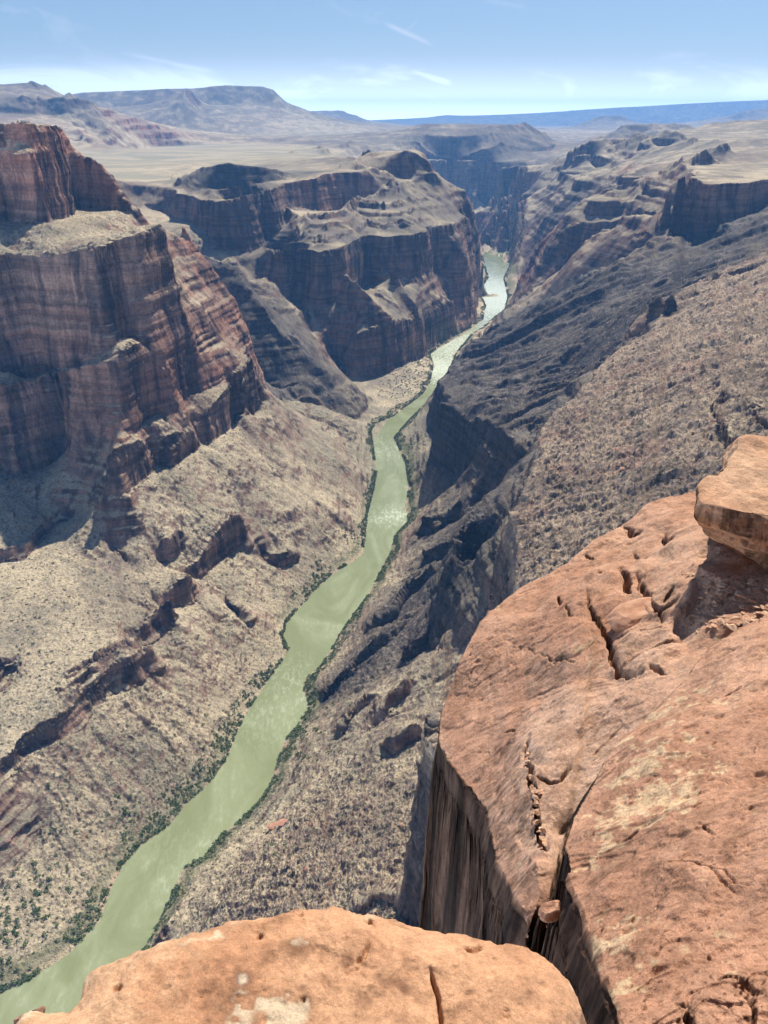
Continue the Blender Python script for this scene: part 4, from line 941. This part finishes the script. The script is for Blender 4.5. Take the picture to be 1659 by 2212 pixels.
# pale weathered crest of the nearer slab and lichen patches
q = [hit(GH0, a, b, .5, 12) for a, b in ((1385,1640),(1420,1710),(1340,1760),(1290,1830),(1470,1500),(1340,2010),(1320,2120))]
pw = np.zeros(X2.shape, f32)
for (qx, qy, _), rr in zip(q, (.30, .26, .22, .12, .3, .12, .08)): pw = np.maximum(pw, np.exp(-((X2 - qx) ** 2 + (Y2 - qy) ** 2) / rr ** 2))
sp2 = vn2(X2 * 60, Y2 * 60) * .5 + vn2(X2 * 26 + 3, Y2 * 26) * .6 + vn2(X2 * 9, Y2 * 9 + 7) * .6
c2 = mixc_(c2, C(.56, .42, .25), sst(pw * 1.0 + .9 * sp2 + .5 * a_ + .4 * b_, .80, 1.35) * .62)
q = [hit(GH0, a, b, .5, 12) for a, b in ((1153,1370),(1250,1580),(1310,1560),(1165,1690),(1120,1720),(1300,1890))]
pw = np.zeros(X2.shape, f32)
for (qx, qy, _), rr in zip(q, (.16, .3, .25, .2, .15, .12)): pw = np.maximum(pw, np.exp(-((X2 - qx) ** 2 + (Y2 - qy) ** 2) / rr ** 2))
c2 = mixc_(c2, C(.19, .095, .06), sst(pw + .5 * a_ + .8 * sp2, .8, 1.3) * .5)
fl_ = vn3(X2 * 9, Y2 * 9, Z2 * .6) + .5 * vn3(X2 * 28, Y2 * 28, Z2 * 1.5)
c2 = mixc_(c2, C(.034, .021, .016), (.80 + .19 * sst(fl_ + .6 * a_, -.7, .4)) * cf)  # left face blackened in the albedo: its shade, along with varnish streaks
keep = (Z2[:-1, :-1] > -38) & (Z2[1:, 1:] > -38)
m_sand = rock_mat("orange_sandstone", [(7.0, .03, .6), (42, .010, .8), (190, .0025, .7)], 1.0, vary=.28, rough=.9, beds=[(14., .8, 6, .35, 1.12, .03, .8), (3., .3, 5, .6, 1.1, .08, .6)], grain=[(55, .82, 1.16), (210, .78, 1.2)])
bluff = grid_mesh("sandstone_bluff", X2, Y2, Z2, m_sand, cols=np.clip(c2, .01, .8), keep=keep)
tag(bluff, 'large orange sandstone shoulder in the right foreground with a dark vertical face on its left', 'rock outcrop')
print('bluff', time.time() - T0)

# near ledge
Lg = Field(math.radians(-88), math.radians(80), .12, 3.0, math.radians(.2), 1)
zE = -1.72
ED = [(55,2207),(75,2198),(100,2202),(145,2187),(170,2162),(195,2122),(240,2092),(290,2067),(320,2057),(370,2037),(415,2029),(450,2022),(500,2002),(550,1997),(600,1989),(650,1972),(690,1968),
      (750,1972),(780,1979),(830,1990),(880,2004),(915,2016),(960,2019),(1000,2021),(1020,2036),(1045,2041),(1075,2046),(1095,2044),(1120,2049),(1150,2064),(1180,2071),(1200,2089),(1220,2109),(1232,2139),(1246,2179),(1252,2212)]
EDp = [(-1.5, .35, zE), (-1.1, .62, zE), (-.86, .86, zE)] + [U(a, b, zE) for a, b in ED] + [(.40, .80, zE), (.38, .55, zE), (.36, .3, zE), (.34, .1, zE)]
cen = np.array([-.1, .3])
Lg.line(EDp, N0)
Lg.line(outw(EDp[4:-2], -.035, dz=.035), N0); Lg.line(outw(EDp[4:-2], -.12, dz=.075), N0); Lg.line(outw(EDp, .02, dz=-.06), N0); Lg.line(outw(EDp, .045, dz=-.5), N0); Lg.line(outw(EDp, .09, dz=-6), N0); Lg.line(outw(EDp, .25, dz=-14), N0)
Lg.line([(-1.0, .15, -1.6), (-.5, .5, -1.6), (0, .65, -1.58), (.25, .4, -1.6)], N0); Lg.line([(-.3, .12, -1.58), (.3, .12, -1.58)], N0)
Lg.line([(-2.5, 1.2, -14), (-1.4, 2.0, -14), (0, 2.6, -14), (1.2, 2.2, -14), (1.6, .9, -14)], N0)
Lg.solve(80)
def LH0(x, y): return Lg.at(x, y, [0])[0]
JL = [([(928,2090),(935,2120),(945,2150),(950,2190),(952,2230)], .006, .03), ([(770,2080),(790,2070),(803,2040)], .007, .02), ([(740,2110),(780,2090)], .005, .008),
      ([(540,2150),(560,2146),(590,2140)], .004, .006), ([(240,2146),(256,2138),(257,2145)], .010, .02), ([(553,2036),(563,2028)], .007, .02), ([(790,1995),(803,1993)], .010, .025),
      ([(650,2170),(655,2160)], .006, .01), ([(1085,2190),(1100,2195)], .005, .008), ([(640,1985),(655,1982)], .008, .015), ([(1000,2046),(1020,2052),(1045,2046)], .008, .02), ([(700,2150),(690,2130),(705,2110)], .004, .005)]
JLW = [(np.array([hit(LH0, a, b, .3, 2.5) for a, b in p]), w_, d_) for p, w_, d_ in JL]
def Hl(x, y, r):
    return LH0(x + .012 * vn2(x * 12, y * 12) + .005 * vn2(x * 33, y * 33), y + .012 * vn2(x * 12 + 7, y * 12) + .005 * vn2(x * 33, y * 33 + 4)) + sand_relief(x * 1.0 + 40, y + 3, r * .0016, .45)
A3, R3_ = adaptive(Hl, math.radians(-86), math.radians(78), .14, 2.2, NLA, 900, NLR, sub=2, hid=.05, flat=1.2)
X3, Y3 = R3_ * np.sin(A3), R3_ * np.cos(A3); Z3 = Hl(X3, Y3, R3_)
gx_ = (LH0(X3 + .01, Y3) - LH0(X3 - .01, Y3)) / .02; gy_ = (LH0(X3, Y3 + .01) - LH0(X3, Y3 - .01)) / .02; s3 = np.hypot(gx_, gy_) + 1e-5; cf3 = sst(s3, 1.4, 4)
Z3 -= carve(X3, Y3, JLW, .005) * (1 - cf3)
pk = sst(vn2(X3 * 2.2 + 4, Y3 * 2.2), -.5, .4)
Z3 -= (pits(X3, Y3, .055, .35, .006, 5) + pits(X3, Y3, .022, .5, .003, 15) + pits(X3, Y3, .010, .5, .0012, 25)) * (1 - cf3) * (.3 + .7 * pk)
c3, a3, b3 = sand_colour(X3 * 1.6, Y3 * 1.6, Z3 * 1.6, cf3)
c3 = c3 * C(1.10, 1.06, .92)
vx = np.exp(-(((X3 + .10) / .42) ** 2 + ((Y3 - .98) / .13) ** 2) ** 2)
f3 = vn2(X3 * 9, Y3 * 9) * .6 + vn2(X3 * 24, Y3 * 24) * .5 + vn2(X3 * 70, Y3 * 70) * .3
c3 = mixc_(c3, C(.17, .085, .050), sst(vx * 1.0 + .75 * f3, .55, 1.15) * .75)
c3 = mixc_(c3, C(.15, .12, .11), sst(vx * .7 + vn2(X3 * 30 + 30, Y3 * 30) * .6 + .7 * f3, 1.1, 1.4) * .5)
wx_ = np.maximum(np.exp(-(((X3 + .20) / .16) ** 2 + ((Y3 - .93) / .07) ** 2)), np.exp(-(((X3 + .03) / .13) ** 2 + ((Y3 - .93) / .03) ** 2)))
c3 = mixc_(c3, C(.58, .47, .32), sst(wx_ + 1.3 * f3, .70, 1.15) * .62)
keep = (Z3[:-1, :-1] > -13.5) & (Z3[1:, 1:] > -13.5)
m_sand2 = rock_mat("pitted_orange_sandstone", [(22.0, .010, .7), (120, .003, .8), (500, .0008, .6)], 1.0, vary=.24, rough=.9, grain=[(150, .84, 1.14), (520, .80, 1.18)])
ledge = grid_mesh("sandstone_ledge", X3, Y3, Z3, m_sand2, cols=np.clip(c3, .01, .8), keep=keep)
tag(ledge, 'pitted orange sandstone ledge along the bottom of the view with a brown stained patch', 'rock outcrop')
print('ledge', time.time() - T0)
# ------------------------------------------------------------------ loose rocks on the rim
rg = np.random.default_rng(11)
def ring_rock(name, rings, mat, n=180, sub=26, amp=.02, colf=None, seed=0., round_=.35):
    """closed rock: horizontal outlines stacked from the base to the top, joined, then roughened"""
    def res(poly):
        P = np.array(poly, float); Q = np.vstack([P, P[:1]]); d = np.concatenate([[0], np.cumsum(np.linalg.norm(np.diff(Q, axis=0), axis=1))])
        t = np.linspace(0, d[-1], n + 1)[:-1]; R = np.stack([np.interp(t, d, Q[:, k]) for k in range(3)], 1)
        w_ = max(3, int(n * round_ * .12)) | 1; kk = np.ones(w_) / w_
        return np.stack([np.convolve(np.concatenate([R[-w_:, k], R[:, k], R[:w_, k]]), kk, 'same')[w_:-w_] for k in range(3)], 1)
    Rr = [res(p) for p in rings]
    c0, c1 = Rr[0].mean(0), Rr[-1].mean(0)
    seq = [c0 + (Rr[0] - c0) * f for f in (.02, .3, .6, .85, .96)]
    for a, b in zip(Rr[:-1], Rr[1:]):
        for i in range(sub): seq.append(a + (b - a) * (i / sub))
    seq += [c1 + (Rr[-1] - c1) * f for f in np.concatenate([[1, .985, .96], np.linspace(.93, .02, 40)])]
    S = np.array(seq).transpose(1, 0, 2); S = np.concatenate([S, S[:1]], 0)
    gx = np.gradient(S, axis=0); gx[0] = gx[-1] = (S[1] - S[-2]) / 2; gy = np.gradient(S, axis=1); nn = np.cross(gx, gy); nn /= np.linalg.norm(nn, axis=2, keepdims=True) + 1e-9
    cc = S.reshape(-1, 3).mean(0); sg = np.sign((nn * (S - cc)).sum(2).mean()); nn *= sg
    L = float(np.linalg.norm(S.reshape(-1, 3).max(0) - S.reshape(-1, 3).min(0)))
    x, y, z = [S[..., k] / L + seed for k in range(3)]
    d = np.zeros(x.shape, f32)
    for f, a in ((2.5, 1.), (5, .6), (11, .4), (24, .24), (50, .13), (100, .06)): d += a * vn3(x * f, y * f, z * f * 1.6)
    d += .5 * np.abs(vn3(x * 7 + 3, y * 7, z * 7)) ** .5 * .6
    S = S + nn * (d * amp)[..., None]
    col = colf(S[..., 0], S[..., 1], S[..., 2])
    # grid_mesh expects left-to-right, near-to-far winding; flip when the rock would be inside out
    X_, Y_, Z_ = S[..., 0], S[..., 1], S[..., 2]
    if sg < 0: X_, Y_, Z_, col = X_[::-1], Y_[::-1], Z_[::-1], col[::-1]
    return grid_mesh(name, X_, Y_, Z_, mat, cols=np.clip(col, .01, .8))
def col_block(x, y, z):
    c, a, b = sand_colour(x * 1.3 + 9, y * 1.3, z * 1.3, None)
    st_ = vn3(x * 2, y * 2, z * 16 + 4)
    c = mixc_(c * C(1.05, 1.05, .98), C(.56, .42, .28), sst(a + .4 * b + .2 * st_, -.1, .7) * .7)
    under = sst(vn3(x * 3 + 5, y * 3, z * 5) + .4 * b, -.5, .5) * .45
    return mixc_(c, C(.26, .105, .045), (.35 + under) * sst(-z + .03 * a, 2.29, 2.36))  # front below the top edge painted darker red-brown, its shade put into colour
top = [(2.16,4.78,-2.25),(2.09,4.56,-2.27),(2.28,4.46,-2.27),(2.60,4.40,-2.28),(3.0,4.35,-2.26),(3.5,4.4,-2.22),(3.75,5.0,-2.22),(3.4,5.5,-2.20),(2.74,5.50,-2.20),(2.62,5.28,-2.21),(2.40,5.02,-2.22)]
mid = [(2.15,4.76,-2.36),(2.04,4.57,-2.38),(2.26,4.42,-2.42),(2.58,4.33,-2.46),(3.0,4.29,-2.46),(3.55,4.4,-2.4),(3.8,5.0,-2.36),(3.4,5.6,-2.34),(2.72,5.60,-2.34),(2.58,5.3,-2.35),(2.38,5.02,-2.36)]
bot = [(2.24,4.74,-2.56),(2.20,4.62,-2.58),(2.36,4.52,-2.64),(2.62,4.44,-2.76),(3.0,4.42,-2.78),(3.4,4.5,-2.76),(3.6,5.0,-2.74),(3.3,5.4,-2.84),(2.8,5.42,-2.86),(2.66,5.2,-2.82),(2.44,4.95,-2.68)]
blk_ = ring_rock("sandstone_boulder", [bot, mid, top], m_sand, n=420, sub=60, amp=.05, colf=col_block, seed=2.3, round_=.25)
tag(blk_, 'big square-edged orange boulder perched on the slab at the right edge of the view', 'boulder')

def pebble_proto(name, seed, flat, mat, sub=3, rough=.16, cut=5):
    import bmesh
    bm = bmesh.new(); bmesh.ops.create_icosphere(bm, subdivisions=sub, radius=1)
    g_ = np.random.default_rng(seed); P = np.array([v.co[:] for v in bm.verts])
    for _ in range(cut):                                              # broken faces
        nrm = g_.normal(size=3); nrm /= np.linalg.norm(nrm); h = .45 + .35 * g_.random(); dd = P @ nrm
        P -= nrm * np.maximum(dd - h, 0)[:, None]
    for f, a in ((1.3, rough), (3.1, rough * .5), (7, rough * .25)):
        P *= (1 + a * vn3(P[:, 0] * f + seed * 3, P[:, 1] * f, P[:, 2] * f + seed))[:, None]
    P *= np.array([1, .6 + .35 * g_.random(), flat])
    for v, p in zip(bm.verts, P): v.co = p
    me = bpy.data.meshes.new(name); bm.to_mesh(me); bm.free()
    me.polygons.foreach_set('use_smooth', np.full(len(me.polygons), False)); me.materials.append(mat); return me
def plain_rock(name, c1, c2, sc, bump=.4, d=.02):
    m, t, b = new_mat(name); tc_ = t.nodes.new('ShaderNodeTexCoord'); n = t.nodes.new('ShaderNodeTexNoise'); n.inputs['Scale'].default_value = sc; n.inputs['Detail'].default_value = 7
    oi = t.nodes.new('ShaderNodeObjectInfo'); va = t.nodes.new('ShaderNodeVectorMath'); t.links.new(tc_.outputs['Object'], va.inputs[0]); t.links.new(oi.outputs['Random'], va.inputs[1])
    t.links.new(va.outputs[0], n.inputs['Vector']); r = t.nodes.new('ShaderNodeMix'); r.data_type = 'RGBA'
    f = mth('ADD', mr(n.outputs[0], .3, .7, tree=t), mth('MULTIPLY', mth('SUBTRACT', oi.outputs['Random'], .5, tree=t), .8, tree=t), tree=t, clamp=True)
    t.links.new(f, r.inputs[0]); r.inputs[6].default_value = (*c1, 1); r.inputs[7].default_value = (*c2, 1); t.links.new(r.outputs[2], b.inputs['Base Color']); b.inputs['Roughness'].default_value = .9
    b.inputs['Specular IOR Level'].default_value = .15
    bp = t.nodes.new('ShaderNodeBump'); bp.inputs['Strength'].default_value = bump; bp.inputs['Distance'].default_value = d; t.links.new(n.outputs[0], bp.inputs['Height']); t.links.new(bp.outputs[0], b.inputs['Normal']); return m
m_fl = plain_rock("sandstone_flake", (.34, .17, .10), (.55, .38, .25), 2.0)
m_dk = plain_rock("dark_stone", (.10, .055, .04), (.30, .16, .10), 2.0)
def put(name, me, loc, s, rot_, **kw):
    o = bpy.data.objects.new(name, me); scene.collection.objects.link(o); o.location = loc; o.scale = (s,) * 3 if isinstance(s, (int, float)) else s; o.rotation_euler = rot_
    tag(o, **kw); return o
def Zg(x, y): return float(Hg(np.array([x]), np.array([y]), np.array([math.hypot(x, y)]))[0])
PB = [pebble_proto("stone_a%d" % i, 30 + i, fl, m_fl, sub=3) for i, fl in enumerate((.55, .35, .22, .18, .28))]
PD = [pebble_proto("stone_d%d" % i, 60 + i, fl, m_dk, sub=3) for i, fl in enumerate((.6, .4))]
m_rd = plain_rock("slab_coloured_stone", (.33, .165, .10), (.45, .265, .17), 2.5)
PR = pebble_proto("round_stone", 90, .8, m_rd, sub=4, rough=.12, cut=2)
def on(px_, py_, name, me, s, rz, lab, cat='stone', lift=.35, **kw):
    x, y, z = hit(GH0, px_, py_, .5, 14); z = Zg(x, y); s_ = s if isinstance(s, (int, float)) else s[2]
    return put(name, me, (x, y, z + s_ * lift * .6), s, (rg.normal() * .15, rg.normal() * .15, rz), label=lab, cat=cat, **kw)
on(1484,1682,'loose_stone',PD[0],.030,.4,'brown stone lying alone high on the right slab, largest of the three loose stones there')
on(1474,1741,'loose_stone',PD[1],.016,1.4,'small grey chip lying on the right slab just below the brown stone')
on(1434,1950,'loose_stone',PB[0],.022,2.4,'pale pink stone lying alone low on the right slab','stone')
on(1380,1312,'rounded_boulder',PR,(.24,.17,.13),.5,'rounded orange boulder wedged in the joints on top of the sandstone shoulder','boulder',lift=-.3)
on(1190,1985,'rounded_boulder',PR,(.05,.042,.07),.2,'smooth rounded stone jammed at the mouth of the dark crevice','boulder',lift=.5)
on(1172,2005,'rounded_boulder',PR,(.04,.03,.08),.9,'narrow upright stone beside the smooth rounded stone in the crevice','boulder',lift=.5)
x, y, z = U(62, 2199, -1.73); put('dark_cobble', PD[0], (x, y, -1.73), .035, (0, 0, .3), label='dark rounded cobble at the left end of the near ledge', cat='stone')
# flakes weathered off below the boulder
k = 0
while k < 230:
    a = rg.random(); px_, py_ = 1470 + 230 * rg.random(), 1232 + 118 * rg.random()
    if py_ > 1350 - (px_ - 1470) * .12 or rg.random() > .25 + .75 * ((px_ - 1470) / 200): continue
    x, y, z = hit(GH0, px_, py_, .5, 14, 1500); z = Zg(x, y); s_ = .012 + .03 * rg.random() ** 2.5
    put('sandstone_flake', PB[rg.integers(1, 5)], (x, y, z + s_ * .12), s_, (rg.normal() * .25, rg.normal() * .25, rg.random() * 6), label='thin orange rock flake in the litter below the square-edged boulder', cat='stone flake', group='rock flakes littering the slab below the boulder'); k += 1
sl_px = [(1138,1600),(1141,1640),(1150,1665),(1158,1690),(1160,1715),(1162,1740),(1166,1765),(1172,1790),(1180,1815)]
for i in range(34):
    t_ = rg.random() * (len(sl_px) - 1.001); j = int(t_); f = t_ - j; px_ = sl_px[j][0] * (1 - f) + sl_px[j + 1][0] * f + rg.normal() * 3; py_ = sl_px[j][1] * (1 - f) + sl_px[j + 1][1] * f
    x, y, z = hit(GH0, px_, py_, .5, 14, 1500); s_ = .012 + .016 * rg.random()
    put('chockstone', PB[rg.integers(0, 3)], (x, y, Zg(x, y) - .03 + s_ * .5 + .02 * rg.random()), s_, (rg.normal() * .5, rg.normal() * .5, rg.random() * 6), label='small pale stone caught in the upright joint of the sandstone shoulder', cat='stone', group='small stones filling the joint')
print('rocks', time.time() - T0)

# ------------------------------------------------------------------ boulders and plants on the canyon slopes
def Zt(x, y):
    x = np.atleast_1d(np.asarray(x, float)); y = np.atleast_1d(np.asarray(y, float)); return height(x, y, np.hypot(x, y))
def TH(x, y): return F.at(x, y, [0])[0]
m_red = plain_rock("red_talus_block", (.30, .15, .10), (.44, .24, .16), 1.5, .6, .3)
m_gry = plain_rock("brown_talus_block", (.13, .10, .085), (.30, .225, .17), 1.5, .6, .3)
QR = [pebble_proto("talus_red%d" % i, 130 + i, fl, m_red, sub=2, cut=7) for i, fl in enumerate((.5, .35))]
QG = [pebble_proto("talus_brown%d" % i, 160 + i, fl, m_gry, sub=2, cut=8) for i, fl in enumerate((.7, .5, .6, .45))]
def at_slope(px_, py_): 
    h_ = hit(TH, px_, py_, 150, 9000, 2500); return h_[0], h_[1], float(Zt(h_[0], h_[1])[0])
x, y, z = at_slope(590, 1790); put('fallen_slab', QR[0], (x, y, z + 3), (9.5, 8, 8), (.1, .15, .4), label='red sandstone block fallen on the grey slope above the river, the larger of two', cat='boulder')
x, y, z = at_slope(612, 1783); put('fallen_slab', QR[1], (x, y, z + 3), (10, 7, 6), (-.1, .2, .7), label='flat red slab leaning against the larger fallen block above the river', cat='boulder')
zones = [((400,950),(1640,2000),120,(1.2,3.4),'brown boulder on the rubble slope between the near ledge and the river','boulders on the slope below the viewer'),
         ((1100,1659),(720,1250),150,(1.4,4.5),'angular block on the dark rubble bench right of the gorge','blocks on the rubble bench')]
for (xa, xb), (ya, yb), n, (s0, s1), lab, grp in zones:
    k = 0
    while k < n:
        px_, py_ = xa + (xb - xa) * rg.random(), ya + (yb - ya) * rg.random()
        if xa < 500 and (py_ < 2650 - 1.45 * px_ or px_ > 930): continue
        if xa > 1000 and py_ > 2150 - .75 * px_ + 90 or (xa > 1000 and py_ < 1900 - .80 * px_): continue
        x, y, z = at_slope(px_, py_); s_ = s0 + (s1 - s0) * rg.random() ** 3
        put('talus_block', (QG if rg.random() < .85 else QR)[rg.integers(0, 2)], (x, y, z + s_ * .15), s_, (rg.normal() * .3, rg.normal() * .3, rg.random() * 6), label=lab, cat='boulder', group=grp); k += 1
# shrubs
def leafy(seed, n, rad, ht, leaf):
    g_ = np.random.default_rng(seed); u_ = g_.normal(size=(n, 3)); u_ /= np.linalg.norm(u_, axis=1)[:, None]; u_[:, 2] = np.abs(u_[:, 2])
    lob = g_.normal(size=(5, 3)) * .35; lob[:, 2] = np.abs(lob[:, 2]); c = lob[g_.integers(0, 5, n)] + u_ * (.25 + .45 * g_.random((n, 1)) ** .5)
    c = c * np.array([rad, rad, ht]); c[:, 2] = np.maximum(c[:, 2], .02)
    t1 = g_.normal(size=(n, 3)); t1 /= np.linalg.norm(t1, axis=1)[:, None]; t2 = np.cross(t1, g_.normal(size=(n, 3))); t2 /= np.linalg.norm(t2, axis=1)[:, None]; l = leaf * (.6 + .8 * g_.random((n, 1)))
    return np.stack([c - t1 * l, c + t2 * l * .7, c + t1 * l, c - t2 * l * .7], 1)
def tri_mesh(name, Q, mat):
    n = len(Q); me = bpy.data.meshes.new(name); me.vertices.add(n * 4); me.vertices.foreach_set('co', Q.reshape(-1).astype(f32)); me.loops.add(n * 4); me.loops.foreach_set('vertex_index', np.arange(n * 4, dtype=np.int32))
    me.polygons.add(n); me.polygons.foreach_set('loop_start', np.arange(0, n * 4, 4, dtype=np.int32)); me.polygons.foreach_set('loop_total', np.full(n, 4, np.int32)); me.update(calc_edges=True); me.materials.append(mat); return me
def leaf_mat(name, c1, c2):
    m, t, b = new_mat(name); g = t.nodes.new('ShaderNodeNewGeometry'); n = t.nodes.new('ShaderNodeTexNoise'); n.inputs['Scale'].default_value = .12; n.inputs['Detail'].default_value = 6; n.inputs['Roughness'].default_value = .8
    t.links.new(g.outputs['Position'], n.inputs['Vector']); r = t.nodes.new('ShaderNodeMix'); r.data_type = 'RGBA'; t.links.new(mr(n.outputs[0], .35, .65, tree=t), r.inputs[0]); r.inputs[6].default_value = (*c1, 1); r.inputs[7].default_value = (*c2, 1)
    t.links.new(r.outputs[2], b.inputs['Base Color']); b.inputs['Roughness'].default_value = .8; b.inputs['Specular IOR Level'].default_value = .1; return m
m_tam = leaf_mat("tamarisk_leaves", (.065, .115, .035), (.20, .23, .11)); m_sage = leaf_mat("desert_scrub_leaves", (.10, .10, .055), (.19, .17, .105))
protos = [leafy(200 + i, 40, 2.6, 2.6, .75) for i in range(6)]
allq = []
def along_bank(line, sgn, imax, dens):
    P = np.array(line[:imax])[:, :2]; s = np.concatenate([[0], np.cumsum(np.hypot(*np.diff(P, axis=0).T))]); n = int(s[-1] * dens)
    t_ = rg.random(n) * s[-1]; x = np.interp(t_, s, P[:, 0]); y = np.interp(t_, s, P[:, 1]); e = np.interp(t_ + 3, s, P[:, 0]) - x, np.interp(t_ + 3, s, P[:, 1]) - y
    l = np.hypot(*e) + 1e-6; wid = 4 + 22 * np.clip(.5 + .9 * vn2(t_ / 90 + sgn * 7, t_ * 0 + 3.3), .05, 1.4); off = sgn * (1.5 + wid * rg.random(n) ** 1.7)
    x = x + e[1] / l * off; y = y - e[0] / l * off; ok = (vn2(x / 26, y / 26) + .5 * vn2(x / 70 + 5, y / 70) > -.42) & (x * 0 + y > 380); return x[ok], y[ok]
for line, sgn, im in ((LB, -1, len(LB) - 4), (RB, 1, len(RB) - 2)):
    x, y = along_bank(line, sgn, im, 2.0); z = Zt(x, y); ok = (z > -880.5); x, y, z = x[ok], y[ok], z[ok]
    for xx, yy, zz_ in zip(x, y, z):
        q_ = protos[rg.integers(0, 6)]; s_ = .42 + .85 * rg.random() ** 1.6; a_ = rg.random() * 6.28; c_, sn = math.cos(a_) * s_, math.sin(a_) * s_
        allq.append(np.stack([q_[..., 0] * c_ - q_[..., 1] * sn + xx, q_[..., 0] * sn + q_[..., 1] * c_ + yy, q_[..., 2] * s_ + zz_ - .2], -1))
# green patches on the flats and low slopes
for (px_, py_, sp, n) in ((20,2020,22,60),(45,1980,16,30),(270,1780,12,35),(110,1965,20,30),(665,1590,22,70),(650,1560,14,40),(470,1600,12,25),(690,1225,14,30),(640,1280,14,25),(760,1160,18,40),(905,1000,14,50),(895,960,20,60),(820,1250,10,40),
                          (890,820,45,160),(910,790,30,110),(860,845,40,100),(915,770,25,70),(1000,1000,1,1),(600,1850,8,14),(80,1900,30,30)):
    x0, y0, z0 = at_slope(px_, py_); x = x0 + rg.normal(size=n) * sp; y = y0 + rg.normal(size=n) * sp * 1.6; z = Zt(x, y)
    for xx, yy, zz_ in zip(x, y, z):
        if zz_ < -880.5: continue
        q_ = protos[rg.integers(0, 6)]; s_ = .6 + .8 * rg.random()
        allq.append(q_ * s_ + np.array([xx, yy, zz_ - .2]))
Qa = np.concatenate(allq, 0); o = bpy.data.objects.new("riverside_scrub", tri_mesh("riverside_scrub", Qa, m_tam)); scene.collection.objects.link(o)
tag(o, 'green thickets of tamarisk scrub lining both river banks', 'scrub', kind='stuff'); print('scrub', len(Qa), time.time() - T0)
# sparse desert shrubs on the talus
sp_ = [leafy(300 + i, 26, 1.3, 1.0, .42) for i in range(4)]; allq = []
for (xa, xb, ya, yb, n) in ((330, 950, 1620, 2010, 900), (0, 600, 1000, 2000, 1800), (1000, 1659, 650, 1280, 350)):
    n1 = 0
    while n1 < n:
        px_ = xa + (xb - xa) * rg.random(400); py_ = ya + (yb - ya) * rg.random(400)
        xc, yc = (px_ - 829.5) / FP, (1106 - py_) / FP; fy, dz_ = CT + yc * ST, -ST + yc * CT
        r = np.exp(np.linspace(math.log(200), math.log(2600), 700))[:, None]; h_ = np.hypot(xc, fy)[None]
        gx, gy = xc[None] / h_ * r, fy[None] / h_ * r; zz_ = TH(gx, gy); kk = np.argmax(dz_[None] / h_ * r <= zz_, 0); ar = np.arange(400)
        x, y = gx[kk, ar], gy[kk, ar]; z = Zt(x, y); ok = (z > -876) & (kk > 2)
        for xx, yy, z1 in zip(x[ok], y[ok], z[ok]):
            allq.append(sp_[rg.integers(0, 4)] * (.5 + .9 * rg.random() ** 2) * (1 + math.hypot(xx, yy) / 2200) + np.array([xx, yy, z1 - .1])); n1 += 1
            if n1 >= n: break
Qa = np.concatenate(allq, 0); o = bpy.data.objects.new("desert_scrub", tri_mesh("desert_scrub", Qa, m_sage)); scene.collection.objects.link(o)
tag(o, 'sparse grey green desert shrubs dotted over the canyon slopes', 'scrub', kind='stuff')
# junipers along the rim of the upper left cliff
m_bark = plain_rock("juniper_bark", (.10, .07, .05), (.17, .13, .10), 3.0)
def jun(seed):
    q_ = leafy(seed, 160, 3.2, 4.2, .55) + np.array([0, 0, 1.0]); return tri_mesh("juniper_crown", q_, m_tam)
JM = [jun(400 + i) for i in range(3)]
import bmesh
bm = bmesh.new(); bmesh.ops.create_cone(bm, cap_ends=True, segments=8, radius1=.35, radius2=.15, depth=2.6); me_t = bpy.data.meshes.new("juniper_trunk"); bm.to_mesh(me_t); bm.free(); me_t.materials.append(m_bark)
for i in range(26):
    px_ = -5 + 130 * rg.random(); b_ = rng_at(E0, az_of(px_, 270)) + 62 + 70 * rg.random(); p = UR(px_, 266, b_); z = float(Zt(p[0], p[1])[0])
    r_ = bpy.data.objects.new("juniper_tree", None); scene.collection.objects.link(r_); r_.location = (p[0], p[1], z - .2); s_ = .55 + .5 * rg.random(); r_.scale = (s_,) * 3
    tag(r_, 'small dark juniper on the rim of the upper left cliff', 'tree', group='junipers along the left rim')
    for nm, me_, dz_ in (("crown", JM[i % 3], 0), ("trunk", me_t, 1.2)):
        c_ = bpy.data.objects.new(nm, me_); scene.collection.objects.link(c_); c_.parent = r_; c_.location = (0, 0, dz_)
print('plants', time.time() - T0)
# ------------------------------------------------------------------ air
if HAZE:
    mh = bpy.data.materials.new("haze"); mh.use_nodes = True; th_ = mh.node_tree; th_.nodes.clear()
    pv = th_.nodes.new('ShaderNodeVolumePrincipled'); oo = th_.nodes.new('ShaderNodeOutputMaterial')
    pv.inputs['Density'].default_value = HAZE; pv.inputs['Color'].default_value = HAZEC; pv.inputs['Anisotropy'].default_value = .1
    th_.links.new(pv.outputs[0], oo.inputs['Volume'])
    me = bpy.data.meshes.new("haze")
    x0, x1, y0, y1, z0, z1 = -34000, 34000, -3000, 46500, -1100, 850
    vs = [(x, y, z) for z in (z0, z1) for y in (y0, y1) for x in (x0, x1)]
    me.from_pydata(vs, [], [(0, 2, 3, 1), (4, 5, 7, 6), (0, 1, 5, 4), (2, 6, 7, 3), (0, 4, 6, 2), (1, 3, 7, 5)])
    me.materials.append(mh); ho = bpy.data.objects.new("haze", me); scene.collection.objects.link(ho); ho['kind'] = 'stuff'
    cy.volume_step_rate = 10
print('done', time.time() - T0)
